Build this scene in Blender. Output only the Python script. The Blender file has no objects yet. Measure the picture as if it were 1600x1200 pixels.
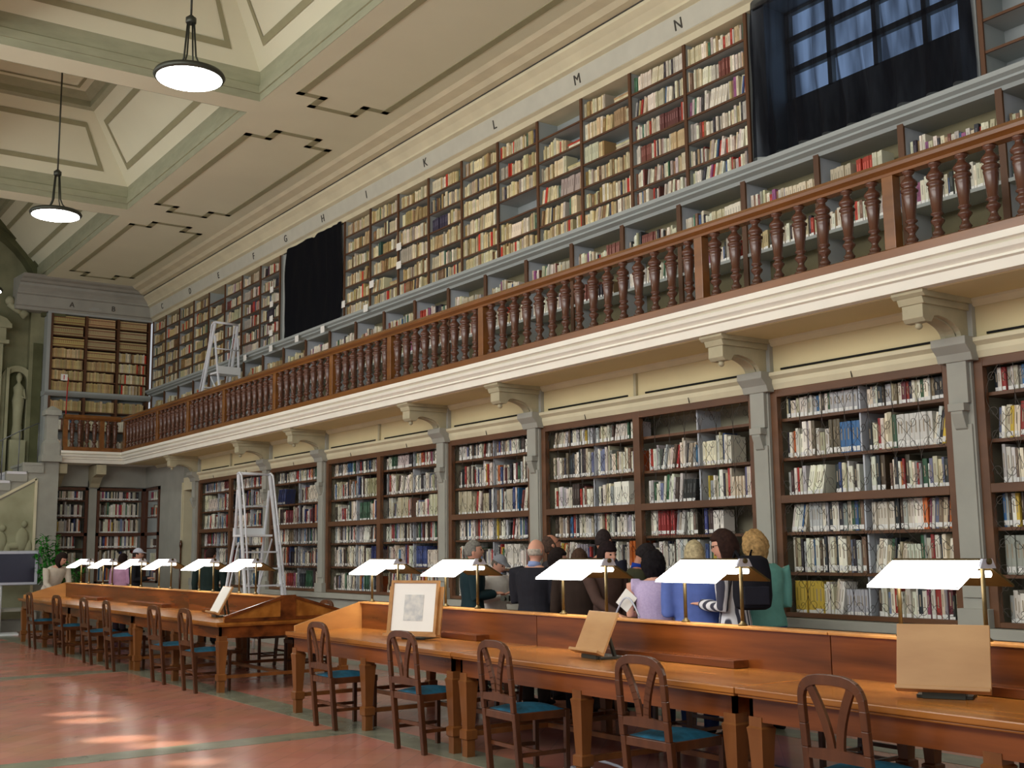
import bpy, bmesh, math, random
from mathutils import Vector, Matrix, noise
PI = math.pi
SC = bpy.context.scene
COL = SC.collection
rnd = random.Random(7)

# ------------------------------------------------------------------ camera
EYE = 1.5
FOC = 1804.28 / 1600.0
CR = Vector((0.57070553, 0.82107343, -0.01155938))
CU = Vector((0.12275774, -0.07138982, 0.98986566))
CF = Vector((-0.81192717, 0.56634081, 0.14153568))
camd = bpy.data.cameras.new('camera')
cam = bpy.data.objects.new('camera', camd)
COL.objects.link(cam)
mw = Matrix((CR, CU, -CF)).transposed().to_4x4()
mw.translation = (0, 0, EYE)
cam.matrix_world = mw
camd.sensor_width = 36.0
camd.lens = 36.0 * FOC
camd.clip_end = 200
SC.camera = cam

def at(px, Y, py=900):
    """point of the place seen in direction px, py at depth-plane Y"""
    d = CF + CR * ((px - 800) / 1804.28) - CU * ((py - 600) / 1804.28)
    t = Y / d.y
    return Vector((d.x * t, Y, EYE + d.z * t))

# ------------------------------------------------------------------ daylight and exposure
w = bpy.data.worlds.new('world')
SC.world = w
w.use_nodes = True
w.node_tree.nodes['Background'].inputs[0].default_value = (0.90, 0.94, 1.0, 1)
w.node_tree.nodes['Background'].inputs[1].default_value = 0.52
SC.view_settings.view_transform = 'Standard'
SC.view_settings.look = 'None'
SC.view_settings.gamma = 1.0
SC.view_settings.use_curve_mapping = False
SC.view_settings.exposure = 0.0

def area(name, loc, target, sx, sy, power, color):
    ld = bpy.data.lights.new(name, 'AREA')
    ld.shape = 'RECTANGLE'; ld.size = sx; ld.size_y = sy
    ld.energy = power; ld.color = color
    o = bpy.data.objects.new(name, ld); COL.objects.link(o)
    o.location = loc
    o.rotation_euler = (Vector(target) - Vector(loc)).to_track_quat('-Z', 'Y').to_euler()
    return o
# tall windows of the opposite wall
area('window_light', (-6, -2.6, 5.6), (-7, 8, 3.4), 12, 2.4, 560, (1.0, 0.98, 0.92))
area('window_light', (-17, -2.6, 5.4), (-17, 8, 3.6), 8, 2.2, 160, (1.0, 0.98, 0.92))

# narrow spotlights added to stand in for sun patches on the floor
def beam(tx, ty, size, power):
    ld = bpy.data.lights.new('sun_patch_spot', 'SPOT'); ld.energy = power; ld.spot_size = math.radians(size); ld.spot_blend = 1.0; ld.color = (1, .94, .72); ld.shadow_soft_size = .05
    o = bpy.data.objects.new('sun_patch_spot', ld); COL.objects.link(o); o.location = (tx - 3.0, ty - 5.5, 5.6)
    o.rotation_euler = (Vector((tx, ty, 0)) - o.location).to_track_quat('-Z', 'Y').to_euler()

for tx, ty, sz, pw in ((-11.66, 3.04, 3.2, 6000), (-11.10, 3.02, 3.4, 7500), (-9.85, 2.92, 3.6, 8500), (-9.35, 3.1, 3.4, 6500), (-8.44, 3.05, 2.6, 4500)):
    beam(tx, ty, sz, pw)

# ------------------------------------------------------------------ materials
def lin(r, g, b):
    f = lambda c: (c / 255 / 12.92) if c / 255 <= 0.04045 else ((c / 255 + 0.055) / 1.055) ** 2.4
    return (f(r), f(g), f(b), 1)

def mat(name, rgb, rough=0.6, metal=0.0, var=0.12, scale=6.0, spec=0.4, bump=0.0, stretch=None, rgb2=None, emit=None, es=0.0):
    m = bpy.data.materials.new(name); m.use_nodes = True
    nt = m.node_tree; b = nt.nodes['Principled BSDF']
    b.inputs['Roughness'].default_value = rough
    b.inputs['Metallic'].default_value = metal
    b.inputs['Specular IOR Level'].default_value = spec
    c = lin(*rgb)
    c2 = lin(*rgb2) if rgb2 else tuple(x * (1 - var) for x in c[:3]) + (1,)
    tc = nt.nodes.new('ShaderNodeTexCoord')
    mp = nt.nodes.new('ShaderNodeMapping')
    if stretch: mp.inputs['Scale'].default_value = stretch
    nz = nt.nodes.new('ShaderNodeTexNoise')
    nz.inputs['Scale'].default_value = scale; nz.inputs['Detail'].default_value = 6
    mx = nt.nodes.new('ShaderNodeMix'); mx.data_type = 'RGBA'
    mr = nt.nodes.new('ShaderNodeMapRange')
    mr.inputs['From Min'].default_value = 0.3; mr.inputs['From Max'].default_value = 0.7
    nt.links.new(tc.outputs['Object'], mp.inputs['Vector'])
    nt.links.new(mp.outputs['Vector'], nz.inputs['Vector'])
    nt.links.new(nz.outputs['Fac'], mr.inputs['Value'])
    nt.links.new(mr.outputs['Result'], mx.inputs['Factor'])
    mx.inputs['A'].default_value = c; mx.inputs['B'].default_value = c2
    nt.links.new(mx.outputs['Result'], b.inputs['Base Color'])
    if bump:
        bp = nt.nodes.new('ShaderNodeBump'); bp.inputs['Strength'].default_value = bump
        bp.inputs['Distance'].default_value = 0.01
        nt.links.new(nz.outputs['Fac'], bp.inputs['Height']); nt.links.new(bp.outputs['Normal'], b.inputs['Normal'])
    if emit:
        b.inputs['Emission Color'].default_value = lin(*emit); b.inputs['Emission Strength'].default_value = es
    return m

M = {}
M['stone'] = mat('pale_stone', (222, 214, 182), .7, var=.12, scale=3)
M['fascia'] = mat('fascia_stone', (246, 243, 230), .6, var=.06, scale=3)
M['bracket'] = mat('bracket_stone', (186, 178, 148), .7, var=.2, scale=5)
M['pier'] = mat('pier_stone', (168, 168, 158), .7, var=.15, scale=3)
M['plaster'] = mat('cream_plaster', (216, 202, 158), .8, var=.07, scale=1.5)
M['ceiling'] = mat('ceiling_cream', (226, 226, 198), .8, var=.05, scale=1.2)
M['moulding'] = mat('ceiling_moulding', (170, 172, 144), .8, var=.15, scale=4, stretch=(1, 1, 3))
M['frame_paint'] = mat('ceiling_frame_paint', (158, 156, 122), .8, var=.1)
M['band_paint'] = mat('pale_band_paint', (200, 199, 184), .7, var=.08)
M['low_back'] = mat('olive_shelf_back', (134, 126, 96), .8, var=.15)
M['grey_paint'] = mat('grey_paint', (168, 174, 172), .6, var=.08, scale=2)
M['upper_back'] = mat('grey_shelf_back', (160, 166, 166), .7, var=.1)
M['upright'] = mat('brown_upright', (100, 66, 42), .5, var=.3, scale=8, stretch=(1, 1, .1))
M['case_wood'] = mat('bookcase_wood', (110, 74, 48), .45, var=.35, scale=6, stretch=(.3, 1, 1))
M['case_in'] = mat('bookcase_lining', (158, 152, 128), .7, var=.15)
M['divider'] = mat('pale_divider', (196, 202, 210), .6, var=.08)
M['iron'] = mat('grille_iron', (66, 60, 54), .5, metal=.6, var=.1)
M['black'] = mat('black_gap', (22, 20, 18), .9)
M['rail_wood'] = mat('rail_wood', (136, 86, 40), .25, var=.35, scale=7, stretch=(.15, 1, 1), spec=.6)
M['baluster'] = mat('baluster_wood', (96, 60, 44), .25, var=.3, scale=9, stretch=(1, 1, .3), spec=.6)
M['desk'] = mat('desk_wood', (190, 124, 54), .22, rgb2=(140, 84, 32), scale=5, stretch=(.18, 1.6, 1.6), spec=.5)
M['desk_dark'] = mat('desk_partition_wood', (140, 76, 32), .24, rgb2=(66, 32, 14), scale=5, stretch=(.12, 1, 1.4), spec=.5)
M['desk_light'] = mat('desk_gable_wood', (214, 154, 86), .32, rgb2=(178, 122, 68), scale=5, stretch=(1, .3, 1))
M['leg_wood'] = mat('desk_leg_wood', (142, 90, 46), .3, rgb2=(102, 60, 30), scale=6, stretch=(1, 1, .2))
M['chair_wood'] = mat('chair_wood', (96, 56, 30), .26, rgb2=(68, 38, 20), scale=8, stretch=(1, 1, .2), spec=.55)
M['cushion'] = mat('teal_cushion', (22, 98, 128), .75, rgb2=(16, 74, 96), scale=20)
M['brass'] = mat('brass', (92, 78, 48), .45, metal=.6, var=.2, scale=20)
M['dark_brass'] = mat('aged_brass', (96, 80, 46), .45, metal=.7, var=.2, scale=20)
M['lamp_glow'] = mat('lamp_glass', (255, 252, 244), .5, var=.01, emit=(255, 250, 240), es=12.0)
M['disc_glow'] = mat('pendant_diffuser', (250, 255, 246), .5, var=.01, emit=(250, 255, 246), es=26.0)
M['dark_metal'] = mat('dark_metal', (72, 74, 66), .45, metal=.6, var=.1)
M['alu'] = mat('aluminium', (226, 230, 238), .38, metal=.1, var=.1, scale=15)
M['alu_white'] = mat('white_plate', (232, 236, 240), .4, var=.04)
M['cloth_black'] = mat('black_cloth', (14, 15, 20), .95, var=.3, scale=3, spec=.1)
M['letter'] = mat('letter_paint', (70, 68, 62), .8)
M['paper'] = mat('white_paper', (244, 242, 236), .8, var=.03)
M['gold_wood'] = mat('frame_wood', (188, 140, 84), .4, rgb2=(160, 112, 62), scale=8)
M['rest_wood'] = mat('bookrest_wood', (190, 148, 98), .45, rgb2=(162, 118, 72), scale=5, stretch=(.3, 1, 1))
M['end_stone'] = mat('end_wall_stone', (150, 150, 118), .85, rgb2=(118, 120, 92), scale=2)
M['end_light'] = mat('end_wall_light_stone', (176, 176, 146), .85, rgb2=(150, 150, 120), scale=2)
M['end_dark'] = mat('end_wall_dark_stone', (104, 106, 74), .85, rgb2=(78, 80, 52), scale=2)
M['marble'] = mat('white_marble', (226, 226, 232), .4, var=.05)
M['leaf'] = mat('leaf', (64, 156, 54), .5, rgb2=(28, 92, 28), scale=9)
M['pot'] = mat('clay_pot', (120, 84, 62), .7)
M['screen'] = mat('dark_screen', (40, 40, 62), .15, var=.3, scale=1.5, spec=.6)
M['silver'] = mat('silver_plastic', (196, 200, 214), .4, var=.04)
M['red'] = mat('red_plastic', (196, 40, 34), .5)
M['bulb'] = mat('lamp_tube', (255, 252, 246), .4, var=.01, emit=(255, 252, 246), es=7.0)
M['glass_line'] = mat('rail_steel', (120, 124, 130), .4, metal=.7)

def glass_mat():
    m = bpy.data.materials.new('clear_glass'); m.use_nodes = True
    b = m.node_tree.nodes['Principled BSDF']
    b.inputs['Base Color'].default_value = (.9, .95, .93, 1); b.inputs['Roughness'].default_value = .02
    b.inputs['Transmission Weight'].default_value = 1.0; b.inputs['IOR'].default_value = 1.05
    return m
M['glass'] = glass_mat()

def floor_mat():
    m = bpy.data.materials.new('terracotta_floor'); m.use_nodes = True
    nt = m.node_tree; b = nt.nodes['Principled BSDF']
    tc = nt.nodes.new('ShaderNodeTexCoord')
    br = nt.nodes.new('ShaderNodeTexBrick')
    br.inputs['Scale'].default_value = 1.0
    br.offset = 0.5
    br.inputs['Color1'].default_value = lin(188, 130, 112); br.inputs['Color2'].default_value = lin(178, 120, 102)
    br.inputs['Mortar'].default_value = lin(164, 118, 104)
    br.inputs['Mortar Size'].default_value = 0.004; br.inputs['Brick Width'].default_value = .38; br.inputs['Row Height'].default_value = .19
    mp = nt.nodes.new('ShaderNodeMapping'); mp.inputs['Rotation'].default_value = (0, 0, PI / 4)
    nt.links.new(tc.outputs['Object'], mp.inputs['Vector']); nt.links.new(mp.outputs['Vector'], br.inputs['Vector'])
    nz = nt.nodes.new('ShaderNodeTexNoise'); nz.inputs['Scale'].default_value = 1.7; nz.inputs['Detail'].default_value = 8
    nt.links.new(tc.outputs['Object'], nz.inputs['Vector'])
    mx = nt.nodes.new('ShaderNodeMix'); mx.data_type = 'RGBA'; mx.blend_type = 'MULTIPLY'; mx.inputs['Factor'].default_value = .35
    nt.links.new(br.outputs['Color'], mx.inputs['A']); nt.links.new(nz.outputs['Color'], mx.inputs['B'])
    mr = nt.nodes.new('ShaderNodeMapRange')
    nt.links.new(nz.outputs['Fac'], mr.inputs['Value']); mr.inputs['To Min'].default_value = .12; mr.inputs['To Max'].default_value = .30
    nt.links.new(mr.outputs['Result'], b.inputs['Roughness'])
    hs = nt.nodes.new('ShaderNodeHueSaturation'); hs.inputs['Value'].default_value = 1.25
    nt.links.new(mx.outputs['Result'], hs.inputs['Color']); nt.links.new(hs.outputs['Color'], b.inputs['Base Color'])
    n2 = nt.nodes.new('ShaderNodeTexNoise'); n2.inputs['Scale'].default_value = 3.0
    nt.links.new(tc.outputs['Object'], n2.inputs['Vector'])
    bp = nt.nodes.new('ShaderNodeBump'); bp.inputs['Strength'].default_value = .12; bp.inputs['Distance'].default_value = .02
    nt.links.new(n2.outputs['Fac'], bp.inputs['Height']); nt.links.new(bp.outputs['Normal'], b.inputs['Normal'])
    b.inputs['Specular IOR Level'].default_value = .55
    return m
M['floor'] = floor_mat()
M['band'] = mat('grey_stone_band', (146, 148, 128), .22, rgb2=(116, 120, 104), scale=3, spec=.5)

def book_mats():
    out = []
    m = bpy.data.materials.new('book_cover'); m.use_nodes = True
    nt = m.node_tree; b = nt.nodes['Principled BSDF']; b.inputs['Roughness'].default_value = .55
    oi = nt.nodes.new('ShaderNodeObjectInfo'); nt.links.new(oi.outputs['Color'], b.inputs['Base Color'])
    out.append(m)
    m2 = bpy.data.materials.new('book_printed'); m2.use_nodes = True
    nt = m2.node_tree; b = nt.nodes['Principled BSDF']; b.inputs['Roughness'].default_value = .6
    at_ = nt.nodes.new('ShaderNodeVertexColor'); at_.layer_name = 'cover'
    nt.links.new(at_.outputs['Color'], b.inputs['Base Color'])
    out.append(m2)
    return out
M['cover'], M['mass'] = book_mats()
M['pages'] = mat('book_pages', (228, 220, 196), .8, var=.1, scale=40)
M['spine_label'] = mat('spine_label', (240, 240, 236), .7, var=.03)
M['spine_title'] = mat('spine_title', (178, 164, 140), .6, var=.3, scale=60)

# ------------------------------------------------------------------ mesh builder
class MB:
    def __init__(s): s.v = []; s.f = []; s.m = []; s.sm = []
    def add(s, vs, fs, mi=0, smooth=False):
        n = len(s.v); s.v += [tuple(v) for v in vs]
        for f in fs:
            s.f.append(tuple(n + i for i in f)); s.m.append(mi); s.sm.append(smooth)
    def box(s, x0, x1, y0, y1, z0, z1, mi=0):
        if x0 > x1: x0, x1 = x1, x0
        if y0 > y1: y0, y1 = y1, y0
        if z0 > z1: z0, z1 = z1, z0
        s.add([(x0, y0, z0), (x1, y0, z0), (x1, y1, z0), (x0, y1, z0), (x0, y0, z1), (x1, y0, z1), (x1, y1, z1), (x0, y1, z1)],
              [(0, 3, 2, 1), (4, 5, 6, 7), (0, 1, 5, 4), (1, 2, 6, 5), (2, 3, 7, 6), (3, 0, 4, 7)], mi)
        return s
    def hexa(s, p, mi=0):   # 4 bottom + 4 top corners
        s.add(p, [(0, 3, 2, 1), (4, 5, 6, 7), (0, 1, 5, 4), (1, 2, 6, 5), (2, 3, 7, 6), (3, 0, 4, 7)], mi); return s
    def tube(s, pts, r, n=8, mi=0, cap=True, smooth=True, closed=False):
        pts = [Vector(p) for p in pts]
        rs = r if isinstance(r, (list, tuple)) else [r] * len(pts)
        base = len(s.v); up = None
        N = len(pts)
        for i, p in enumerate(pts):
            if closed: t = pts[(i + 1) % N] - pts[i - 1]
            else: t = pts[min(i + 1, N - 1)] - pts[max(i - 1, 0)]
            t.normalize()
            if up is None:
                up = Vector((0, 0, 1)) if abs(t.z) < .9 else Vector((1, 0, 0))
            a = t.cross(up)
            if a.length < 1e-4: a = t.cross(Vector((0, 1, 0)))
            a.normalize(); b = a.cross(t); up = b
            for k in range(n):
                an = 2 * PI * k / n + (PI / 4 if n == 4 else 0)
                s.v.append(tuple(p + a * (math.cos(an) * rs[i]) + b * (math.sin(an) * rs[i])))
        L = N if closed else N - 1
        for i in range(L):
            j = (i + 1) % N
            for k in range(n):
                k2 = (k + 1) % n
                s.f.append((base + i * n + k, base + i * n + k2, base + j * n + k2, base + j * n + k)); s.m.append(mi); s.sm.append(smooth and n > 4)
        if cap and not closed:
            s.f.append(tuple(base + k for k in reversed(range(n)))); s.m.append(mi); s.sm.append(False)
            s.f.append(tuple(base + (N - 1) * n + k for k in range(n))); s.m.append(mi); s.sm.append(False)
        return s
    def bar(s, a, b, wx, wy, mi=0):
        """square-section bar from a to b"""
        a = Vector(a); b = Vector(b); t = (b - a).normalized()
        u = Vector((1, 0, 0)) if abs(t.x) < .8 else Vector((0, 1, 0))
        p = (u - t * u.dot(t)).normalized(); q = t.cross(p)
        vs = []
        for c in (a, b):
            for i, j in ((-1, -1), (1, -1), (1, 1), (-1, 1)):
                vs.append(c + p * (i * wx / 2) + q * (j * wy / 2))
        return s.hexa(vs, mi)
    def lathe(s, prof, n=16, c=(0, 0, 0), mi=0, smooth=True):
        base = len(s.v)
        for r, z in prof:
            for k in range(n):
                an = 2 * PI * k / n
                s.v.append((c[0] + r * math.cos(an), c[1] + r * math.sin(an), c[2] + z))
        for i in range(len(prof) - 1):
            for k in range(n):
                k2 = (k + 1) % n
                s.f.append((base + i * n + k, base + i * n + k2, base + (i + 1) * n + k2, base + (i + 1) * n + k)); s.m.append(mi); s.sm.append(smooth)
        s.f.append(tuple(base + k for k in reversed(range(n)))); s.m.append(mi); s.sm.append(False)
        l = (len(prof) - 1) * n
        s.f.append(tuple(base + l + k for k in range(n))); s.m.append(mi); s.sm.append(False)
        return s
    def extrude(s, poly, axis, a, b, mi=0):
        """poly of 2D points extruded along axis ('x': poly=(y,z); 'y': poly=(x,z); 'z': poly=(x,y))"""
        def P(p, t):
            return {'x': (t, p[0], p[1]), 'y': (p[0], t, p[1]), 'z': (p[0], p[1], t)}[axis]
        n = len(poly)
        vs = [P(p, a) for p in poly] + [P(p, b) for p in poly]
        fs = [(i, (i + 1) % n, n + (i + 1) % n, n + i) for i in range(n)]
        fs += [tuple(reversed(range(n))), tuple(range(n, 2 * n))]
        s.add(vs, fs, mi); return s
    def build(s, name, mats, parent=None, loc=None, bevel=0, rot=None, fixn=True):
        me = bpy.data.meshes.new(name)
        me.from_pydata(s.v, [], s.f)
        if not isinstance(mats, (list, tuple)): mats = [mats]
        for m in mats: me.materials.append(m)
        me.polygons.foreach_set('material_index', s.m)
        me.polygons.foreach_set('use_smooth', s.sm)
        me.update()
        if fixn:
            bm = bmesh.new(); bm.from_mesh(me); bmesh.ops.recalc_face_normals(bm, faces=bm.faces); bm.to_mesh(me); bm.free()
        o = bpy.data.objects.new(name, me); COL.objects.link(o)
        if parent: o.parent = parent
        if loc: o.location = loc
        if rot: o.rotation_euler = rot
        if bevel:
            md = o.modifiers.new('bevel', 'BEVEL'); md.width = bevel; md.segments = 2; md.limit_method = 'ANGLE'
        return o

def tag(o, label=None, cat=None, group=None, kind=None):
    if label: o['label'] = label
    if cat: o['category'] = cat
    if group: o['group'] = group
    if kind: o['kind'] = kind
    return o
def empty(name, label, cat, loc=(0, 0, 0), rz=0, group=None):
    o = bpy.data.objects.new(name, None); COL.objects.link(o)
    o.location = loc; o.rotation_euler = (0, 0, rz)
    return tag(o, label, cat, group)
def struct(o, label=None):
    o['kind'] = 'structure'
    o['category'] = o.name.split('.')[0].split('_')[0]
    if label: o['label'] = label
    return o
def copy_tree(o, parent=None):
    c = o.copy(); COL.objects.link(c); c.parent = parent
    for ch in list(o.children): copy_tree(ch, c)
    return c

# ------------------------------------------------------------------ main dimensions
W = 7.9        # face of the lower bookcases
WU = 8.2       # face of the upper shelves
XE = -25.4     # lower end wall
XEU = -26.2    # upper end wall
PIERS = [-5.23, -7.29, -10.81, -12.85, -16.45, -18.62, -22.1]
X1 = 1.5       # how far the wall runs past the right of the picture

# ------------------------------------------------------------------ SETTING: floor
f = MB(); f.box(-28, 4, -4, 8.4, -.1, 0)
struct(f.build('floor', M['floor']), 'glossy terracotta tile floor of the reading room')
f = MB()
f.box(-28, 4, 4.57, 4.9, 0, .002)
for x in (-2.6, -9.05, -15.5, -21.95):
    f.box(x - .16, x + .16, -4, 4.57, 0, .002)
f.box(-28, 4, 7.2, 7.5, 0, .002)
struct(f.build('trim_1', M['band']), 'grey stone bands crossing the terracotta floor')

# ------------------------------------------------------------------ SETTING: lower wall (dado, piers, cornice, panels)
d = MB()
d.box(-22.2, X1, W - .02, W + .5, 0, .80)
d.box(-22.2, X1, W - .10, W + .5, .80, .88)
d.box(-22.2, X1, W - .06, W, 0, .16)
struct(d.build('wall_right', M['pier'], bevel=.006), 'grey stone dado below the lower bookcases')
d = MB()
d.box(-22.2, X1, W + .46, W + .6, .8, 3.65)
d.box(-22.3, X1, W - .0, W + .5, 2.93, 3.5)     # plaster frieze
struct(d.build('wall_right', M['plaster']), 'cream plaster frieze between lower bookcases and gallery')
c = MB()
c.extrude([(W + .02, 2.90), (W - .03, 2.90), (W - .05, 2.95), (W - .05, 2.99), (W - .09, 3.02), (W - .09, 3.05), (W + .02, 3.06)], 'x', -22.2, X1)
c.extrude([(W + .02, 3.30), (W - .02, 3.30), (W - .06, 3.34), (W - .06, 3.37), (W + .02, 3.37)], 'x', -24.6, X1)
struct(c.build('trim_2', M['stone']), 'moulded stone string course above the lower bookcases')
c = MB()
allp = [X1, -3.2] + PIERS
for i in range(1, len(allp) - 1):
    a, b = allp[i + 1] + .22, allp[i] - .22
    segs = [(a, b)] if b - a < 2.2 else [(a, (a + b) / 2 - .14), ((a + b) / 2 + .14, b)]
    for p, q in segs: c.box(p, q, W - .012, W, 3.075, 3.092)
    if len(segs) == 2:
        c.box((a + b) / 2 - .02, (a + b) / 2 + .02, W - .03, W, 3.06, 3.30, 1)
struct(c.build('trim_3', [M['black'], M['bracket']]), 'dark narrow vent slots in the cream frieze')

def pier(x, parent=None):
    p = MB()
    p.box(x - .10, x + .10, W - .06, W + .4, .88, 2.93)
    p.box(x - .13, x + .13, W - .10, W, .88, 1.02)
    p.box(x - .085, x + .085, W - .075, W - .06, 1.1, 2.4)
    p.box(x - .07, x + .07, W - .14, W - .06, 2.50, 2.56)
    p.extrude([(W - .06, 2.35), (W - .09, 2.37), (W - .13, 2.48), (W - .14, 2.56), (W - .06, 2.56)], 'x', x - .05, x + .05)
    p.box(x - .085, x + .085, W - .10, W - .06, 2.56, 2.9)
    p.extrude([(W, 2.88), (W - .11, 2.88), (W - .13, 2.94), (W - .19, 3.0), (W - .19, 3.06), (W, 3.06)], 'x', x - .15, x + .15)
    p.box(x - .13, x + .13, W - .05, W, 3.06, 3.37)
    return p
LBL_P = ['right of the wide book-filled case beside the teal shirt', 'behind the woman in the teal shirt', 'behind the bald man in the dark jacket',
         'above the framed picture on the desk', 'right of the floor ladder', 'behind the floor ladder', 'beside the dark doorway slit']
for x, l in zip(PIERS, LBL_P):
    o = pier(x).build('pilaster', M['pier'], bevel=.004)
    tag(o, 'grey stone pilaster ' + l, 'pilaster', 'pilasters between the bookcases')

# brackets under the gallery
def bracket_poly():
    pts = [(W, 3.36), (7.27, 3.36), (7.27, 3.31), (7.30, 3.29), (7.30, 3.16), (7.33, 3.13), (7.40, 3.13)]
    for k in range(1, 11):
        a = PI / 2 * k / 10
        pts.append((7.42 + .36 * math.sin(a) , 3.075 + .17 - .0 - .17 * (1 - math.cos(a)) * 1.0 + 0))
    pts = [(W, 3.36), (7.27, 3.36), (7.27, 3.31), (7.30, 3.29), (7.30, 3.15), (7.34, 3.13), (7.42, 3.145)]
    for k in range(1, 10):
        a = PI / 2 * k / 9
        pts.append((7.42 + .33 * math.sin(a), 3.16 - .01 - .12 * (1 - math.cos(a)) ** 1.0 - .0))
    pts += [(7.76, 3.02), (W, 3.02)]
    return pts
def bracket(x):
    t = MB()
    # scroll-shaped cantilever with deep concave underside
    prof = [(W, 3.33), (7.30, 3.33), (7.30, 3.17), (7.33, 3.14), (7.40, 3.14), (7.44, 3.19)]
    for k in range(1, 11):
        a = PI / 2 * k / 10
        prof.append((7.44 + .32 * math.sin(a), 3.06 + .14 * math.cos(a)))
    prof += [(W, 3.06)]
    t.extrude(prof, 'x', x - .09, x + .09)
    prof2 = [(y, z + (.02 if z < 3.3 else 0)) for y, z in prof]
    t.extrude([(W, 3.32), (7.27, 3.32), (7.24, 3.345), (7.24, 3.37), (W, 3.37)], 'x', x - .14, x + .14)
    t.extrude([(W, 3.27), (7.29, 3.27), (7.27, 3.32), (W, 3.32)], 'x', x - .11, x + .11)
    rib = [(y, z - .012) for y, z in prof[5:]]
    rib = rib + [(y, z + .02) for y, z in reversed(rib)]
    t.extrude(rib, 'x', x - .045, x + .045)
    t.lathe([(.004, -.05), (.022, -.04), (.03, -.025), (.022, -.008), (.035, 0)], 10, (x, 7.37, 3.14))
    return t
LBL_B = ['over the pilaster right of the packed bookcase', 'above the woman in the teal shirt', 'above the bald man in the dark jacket',
         'above the framed picture', 'right of the top of the floor ladder', 'directly behind the floor ladder top', 'near the dark inner corner of the gallery']
for x, l in zip(PIERS, LBL_B):
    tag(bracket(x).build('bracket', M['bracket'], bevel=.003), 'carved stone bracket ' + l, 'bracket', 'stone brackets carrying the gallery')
for y, l in ((6.77, 'over the pilaster of the end bookcases'), (5.98, 'beside the staircase pillar')):
    t = MB()
    t.extrude([(XE, 3.35), (XE + .62, 3.35), (XE + .62, 3.15), (XE + .5, 3.13), (XE + .35, 3.1), (XE + .2, 2.98), (XE + .14, 2.9), (XE, 2.9)], 'y', y - .1, y + .1)
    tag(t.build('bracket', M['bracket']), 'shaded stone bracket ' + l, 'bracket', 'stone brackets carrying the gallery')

# gallery slab and fascia
g = MB()
prof = [(W + .3, 3.37), (7.24, 3.37), (7.21, 3.37), (7.20, 3.44), (7.17, 3.45), (7.18, 3.47), (7.14, 3.50), (7.13, 3.53), (7.16, 3.54), (7.11, 3.56), (7.11, 3.61), (W + .3, 3.61)]
g.extrude(prof, 'x', XE + .7, X1)
struct(g.build('floor', M['fascia']), 'projecting gallery floor with moulded cream stone edge')
g = MB(); g.box(XE + .75, X1, 7.30, W, 3.36, 3.37)
struct(g.build('ceiling', M['plaster']), 'cream underside of the gallery')
g = MB()
dx = lambda y: XE + .7 + (7.21 - y) * -1 + 0
prof2 = [(XE - .9, 3.37), (-24.72, 3.37), (-24.70, 3.44), (-24.67, 3.45), (-24.68, 3.47), (-24.64, 3.50), (-24.63, 3.53), (-24.66, 3.54), (-24.61, 3.56), (-24.61, 3.61), (XE - .9, 3.61)]
g.extrude(prof2, 'y', 5.9, 7.9)
struct(g.build('floor', M['fascia']), 'short gallery floor across the end wall')

# ------------------------------------------------------------------ SETTING: ceiling
ZC = 7.4
pr = [(8.5, 6.78), (WU - .02, 6.78), (WU - .05, 6.84), (WU - .10, 6.86), (WU - .14, 7.08), (WU - .20, 7.10), (WU - .20, 7.13),
      (WU - .27, 7.20), (WU - .34, 7.25), (WU - .34, 7.305), (WU - .45, 7.31), (WU - .52, 7.35), (WU - .66, 7.37), (WU - .72, 7.40), (WU - .76, 7.42), (8.5, 7.5)]
cx = MB(); cx.extrude(pr, 'x', XEU, X1)
o = cx.build('trim_4', M['stone']); struct(o, 'stepped cream cornice between upper shelves and ceiling')
cx = MB(); cx.box(XEU, X1, WU - .352, WU - .338, 7.292, 7.303)
struct(cx.build('trim_5', M['letter']), 'thin dark line along the cornice')
cx = MB()
pe = [(XEU + (WU - y), z) for y, z in pr[1:-1]]
pe = [(XEU - .3, 6.78)] + pe + [(XEU - .3, 7.5)]
cx.extrude(pe, 'y', 5.2, WU)
struct(cx.build('trim_6', M['pier']), 'stepped cornice across the end wall')

cx = MB(); cx.hexa([(XEU, WU - .106, 6.865), (X1, WU - .106, 6.865), (X1, WU - .09, 6.865), (XEU, WU - .09, 6.865), (XEU, WU - .144, 7.075), (X1, WU - .144, 7.075), (X1, WU - .12, 7.075), (XEU, WU - .12, 7.075)])
struct(cx.build('trim_10', M['band_paint']), 'pale blue grey frieze band carrying the section letters')
# coffers
COF = [(-8.05, -2.75), (-13.85, -8.5), (-19.68, -14.3), (-29.6, -20.13)]
Y0, Y1 = 1.95, 5.65
s = MB()
s.box(-30, X1, Y1, WU + .1, ZC, ZC + .06)
s.box(-30, X1, -4, Y0, ZC, ZC + .06)
xs = [X1] + [v for a, b in COF for v in (b, a)] + [-30]
for i in range(0, len(xs) - 1, 2):
    s.box(xs[i + 1], xs[i], Y0, Y1, ZC, ZC + .06)
struct(s.build('ceiling', M['ceiling']), 'cream painted ceiling with deep coffers')
def ring(mb, r0, r1, z0, z1, mi=0):
    (a0, b0, c0, d0), (a1, b1, c1, d1) = r0, r1
    A = [(a0, c0, z0), (b0, c0, z0), (b0, d0, z0), (a0, d0, z0)]
    B = [(a1, c1, z1), (b1, c1, z1), (b1, d1, z1), (a1, d1, z1)]
    mb.add(A + B, [(0, 1, 5, 4), (1, 2, 6, 5), (2, 3, 7, 6), (3, 0, 4, 7)], mi)
def inset(r, d, e=None):
    return (r[0] + d, r[1] - d, r[2] + d, r[3] - d)
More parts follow.
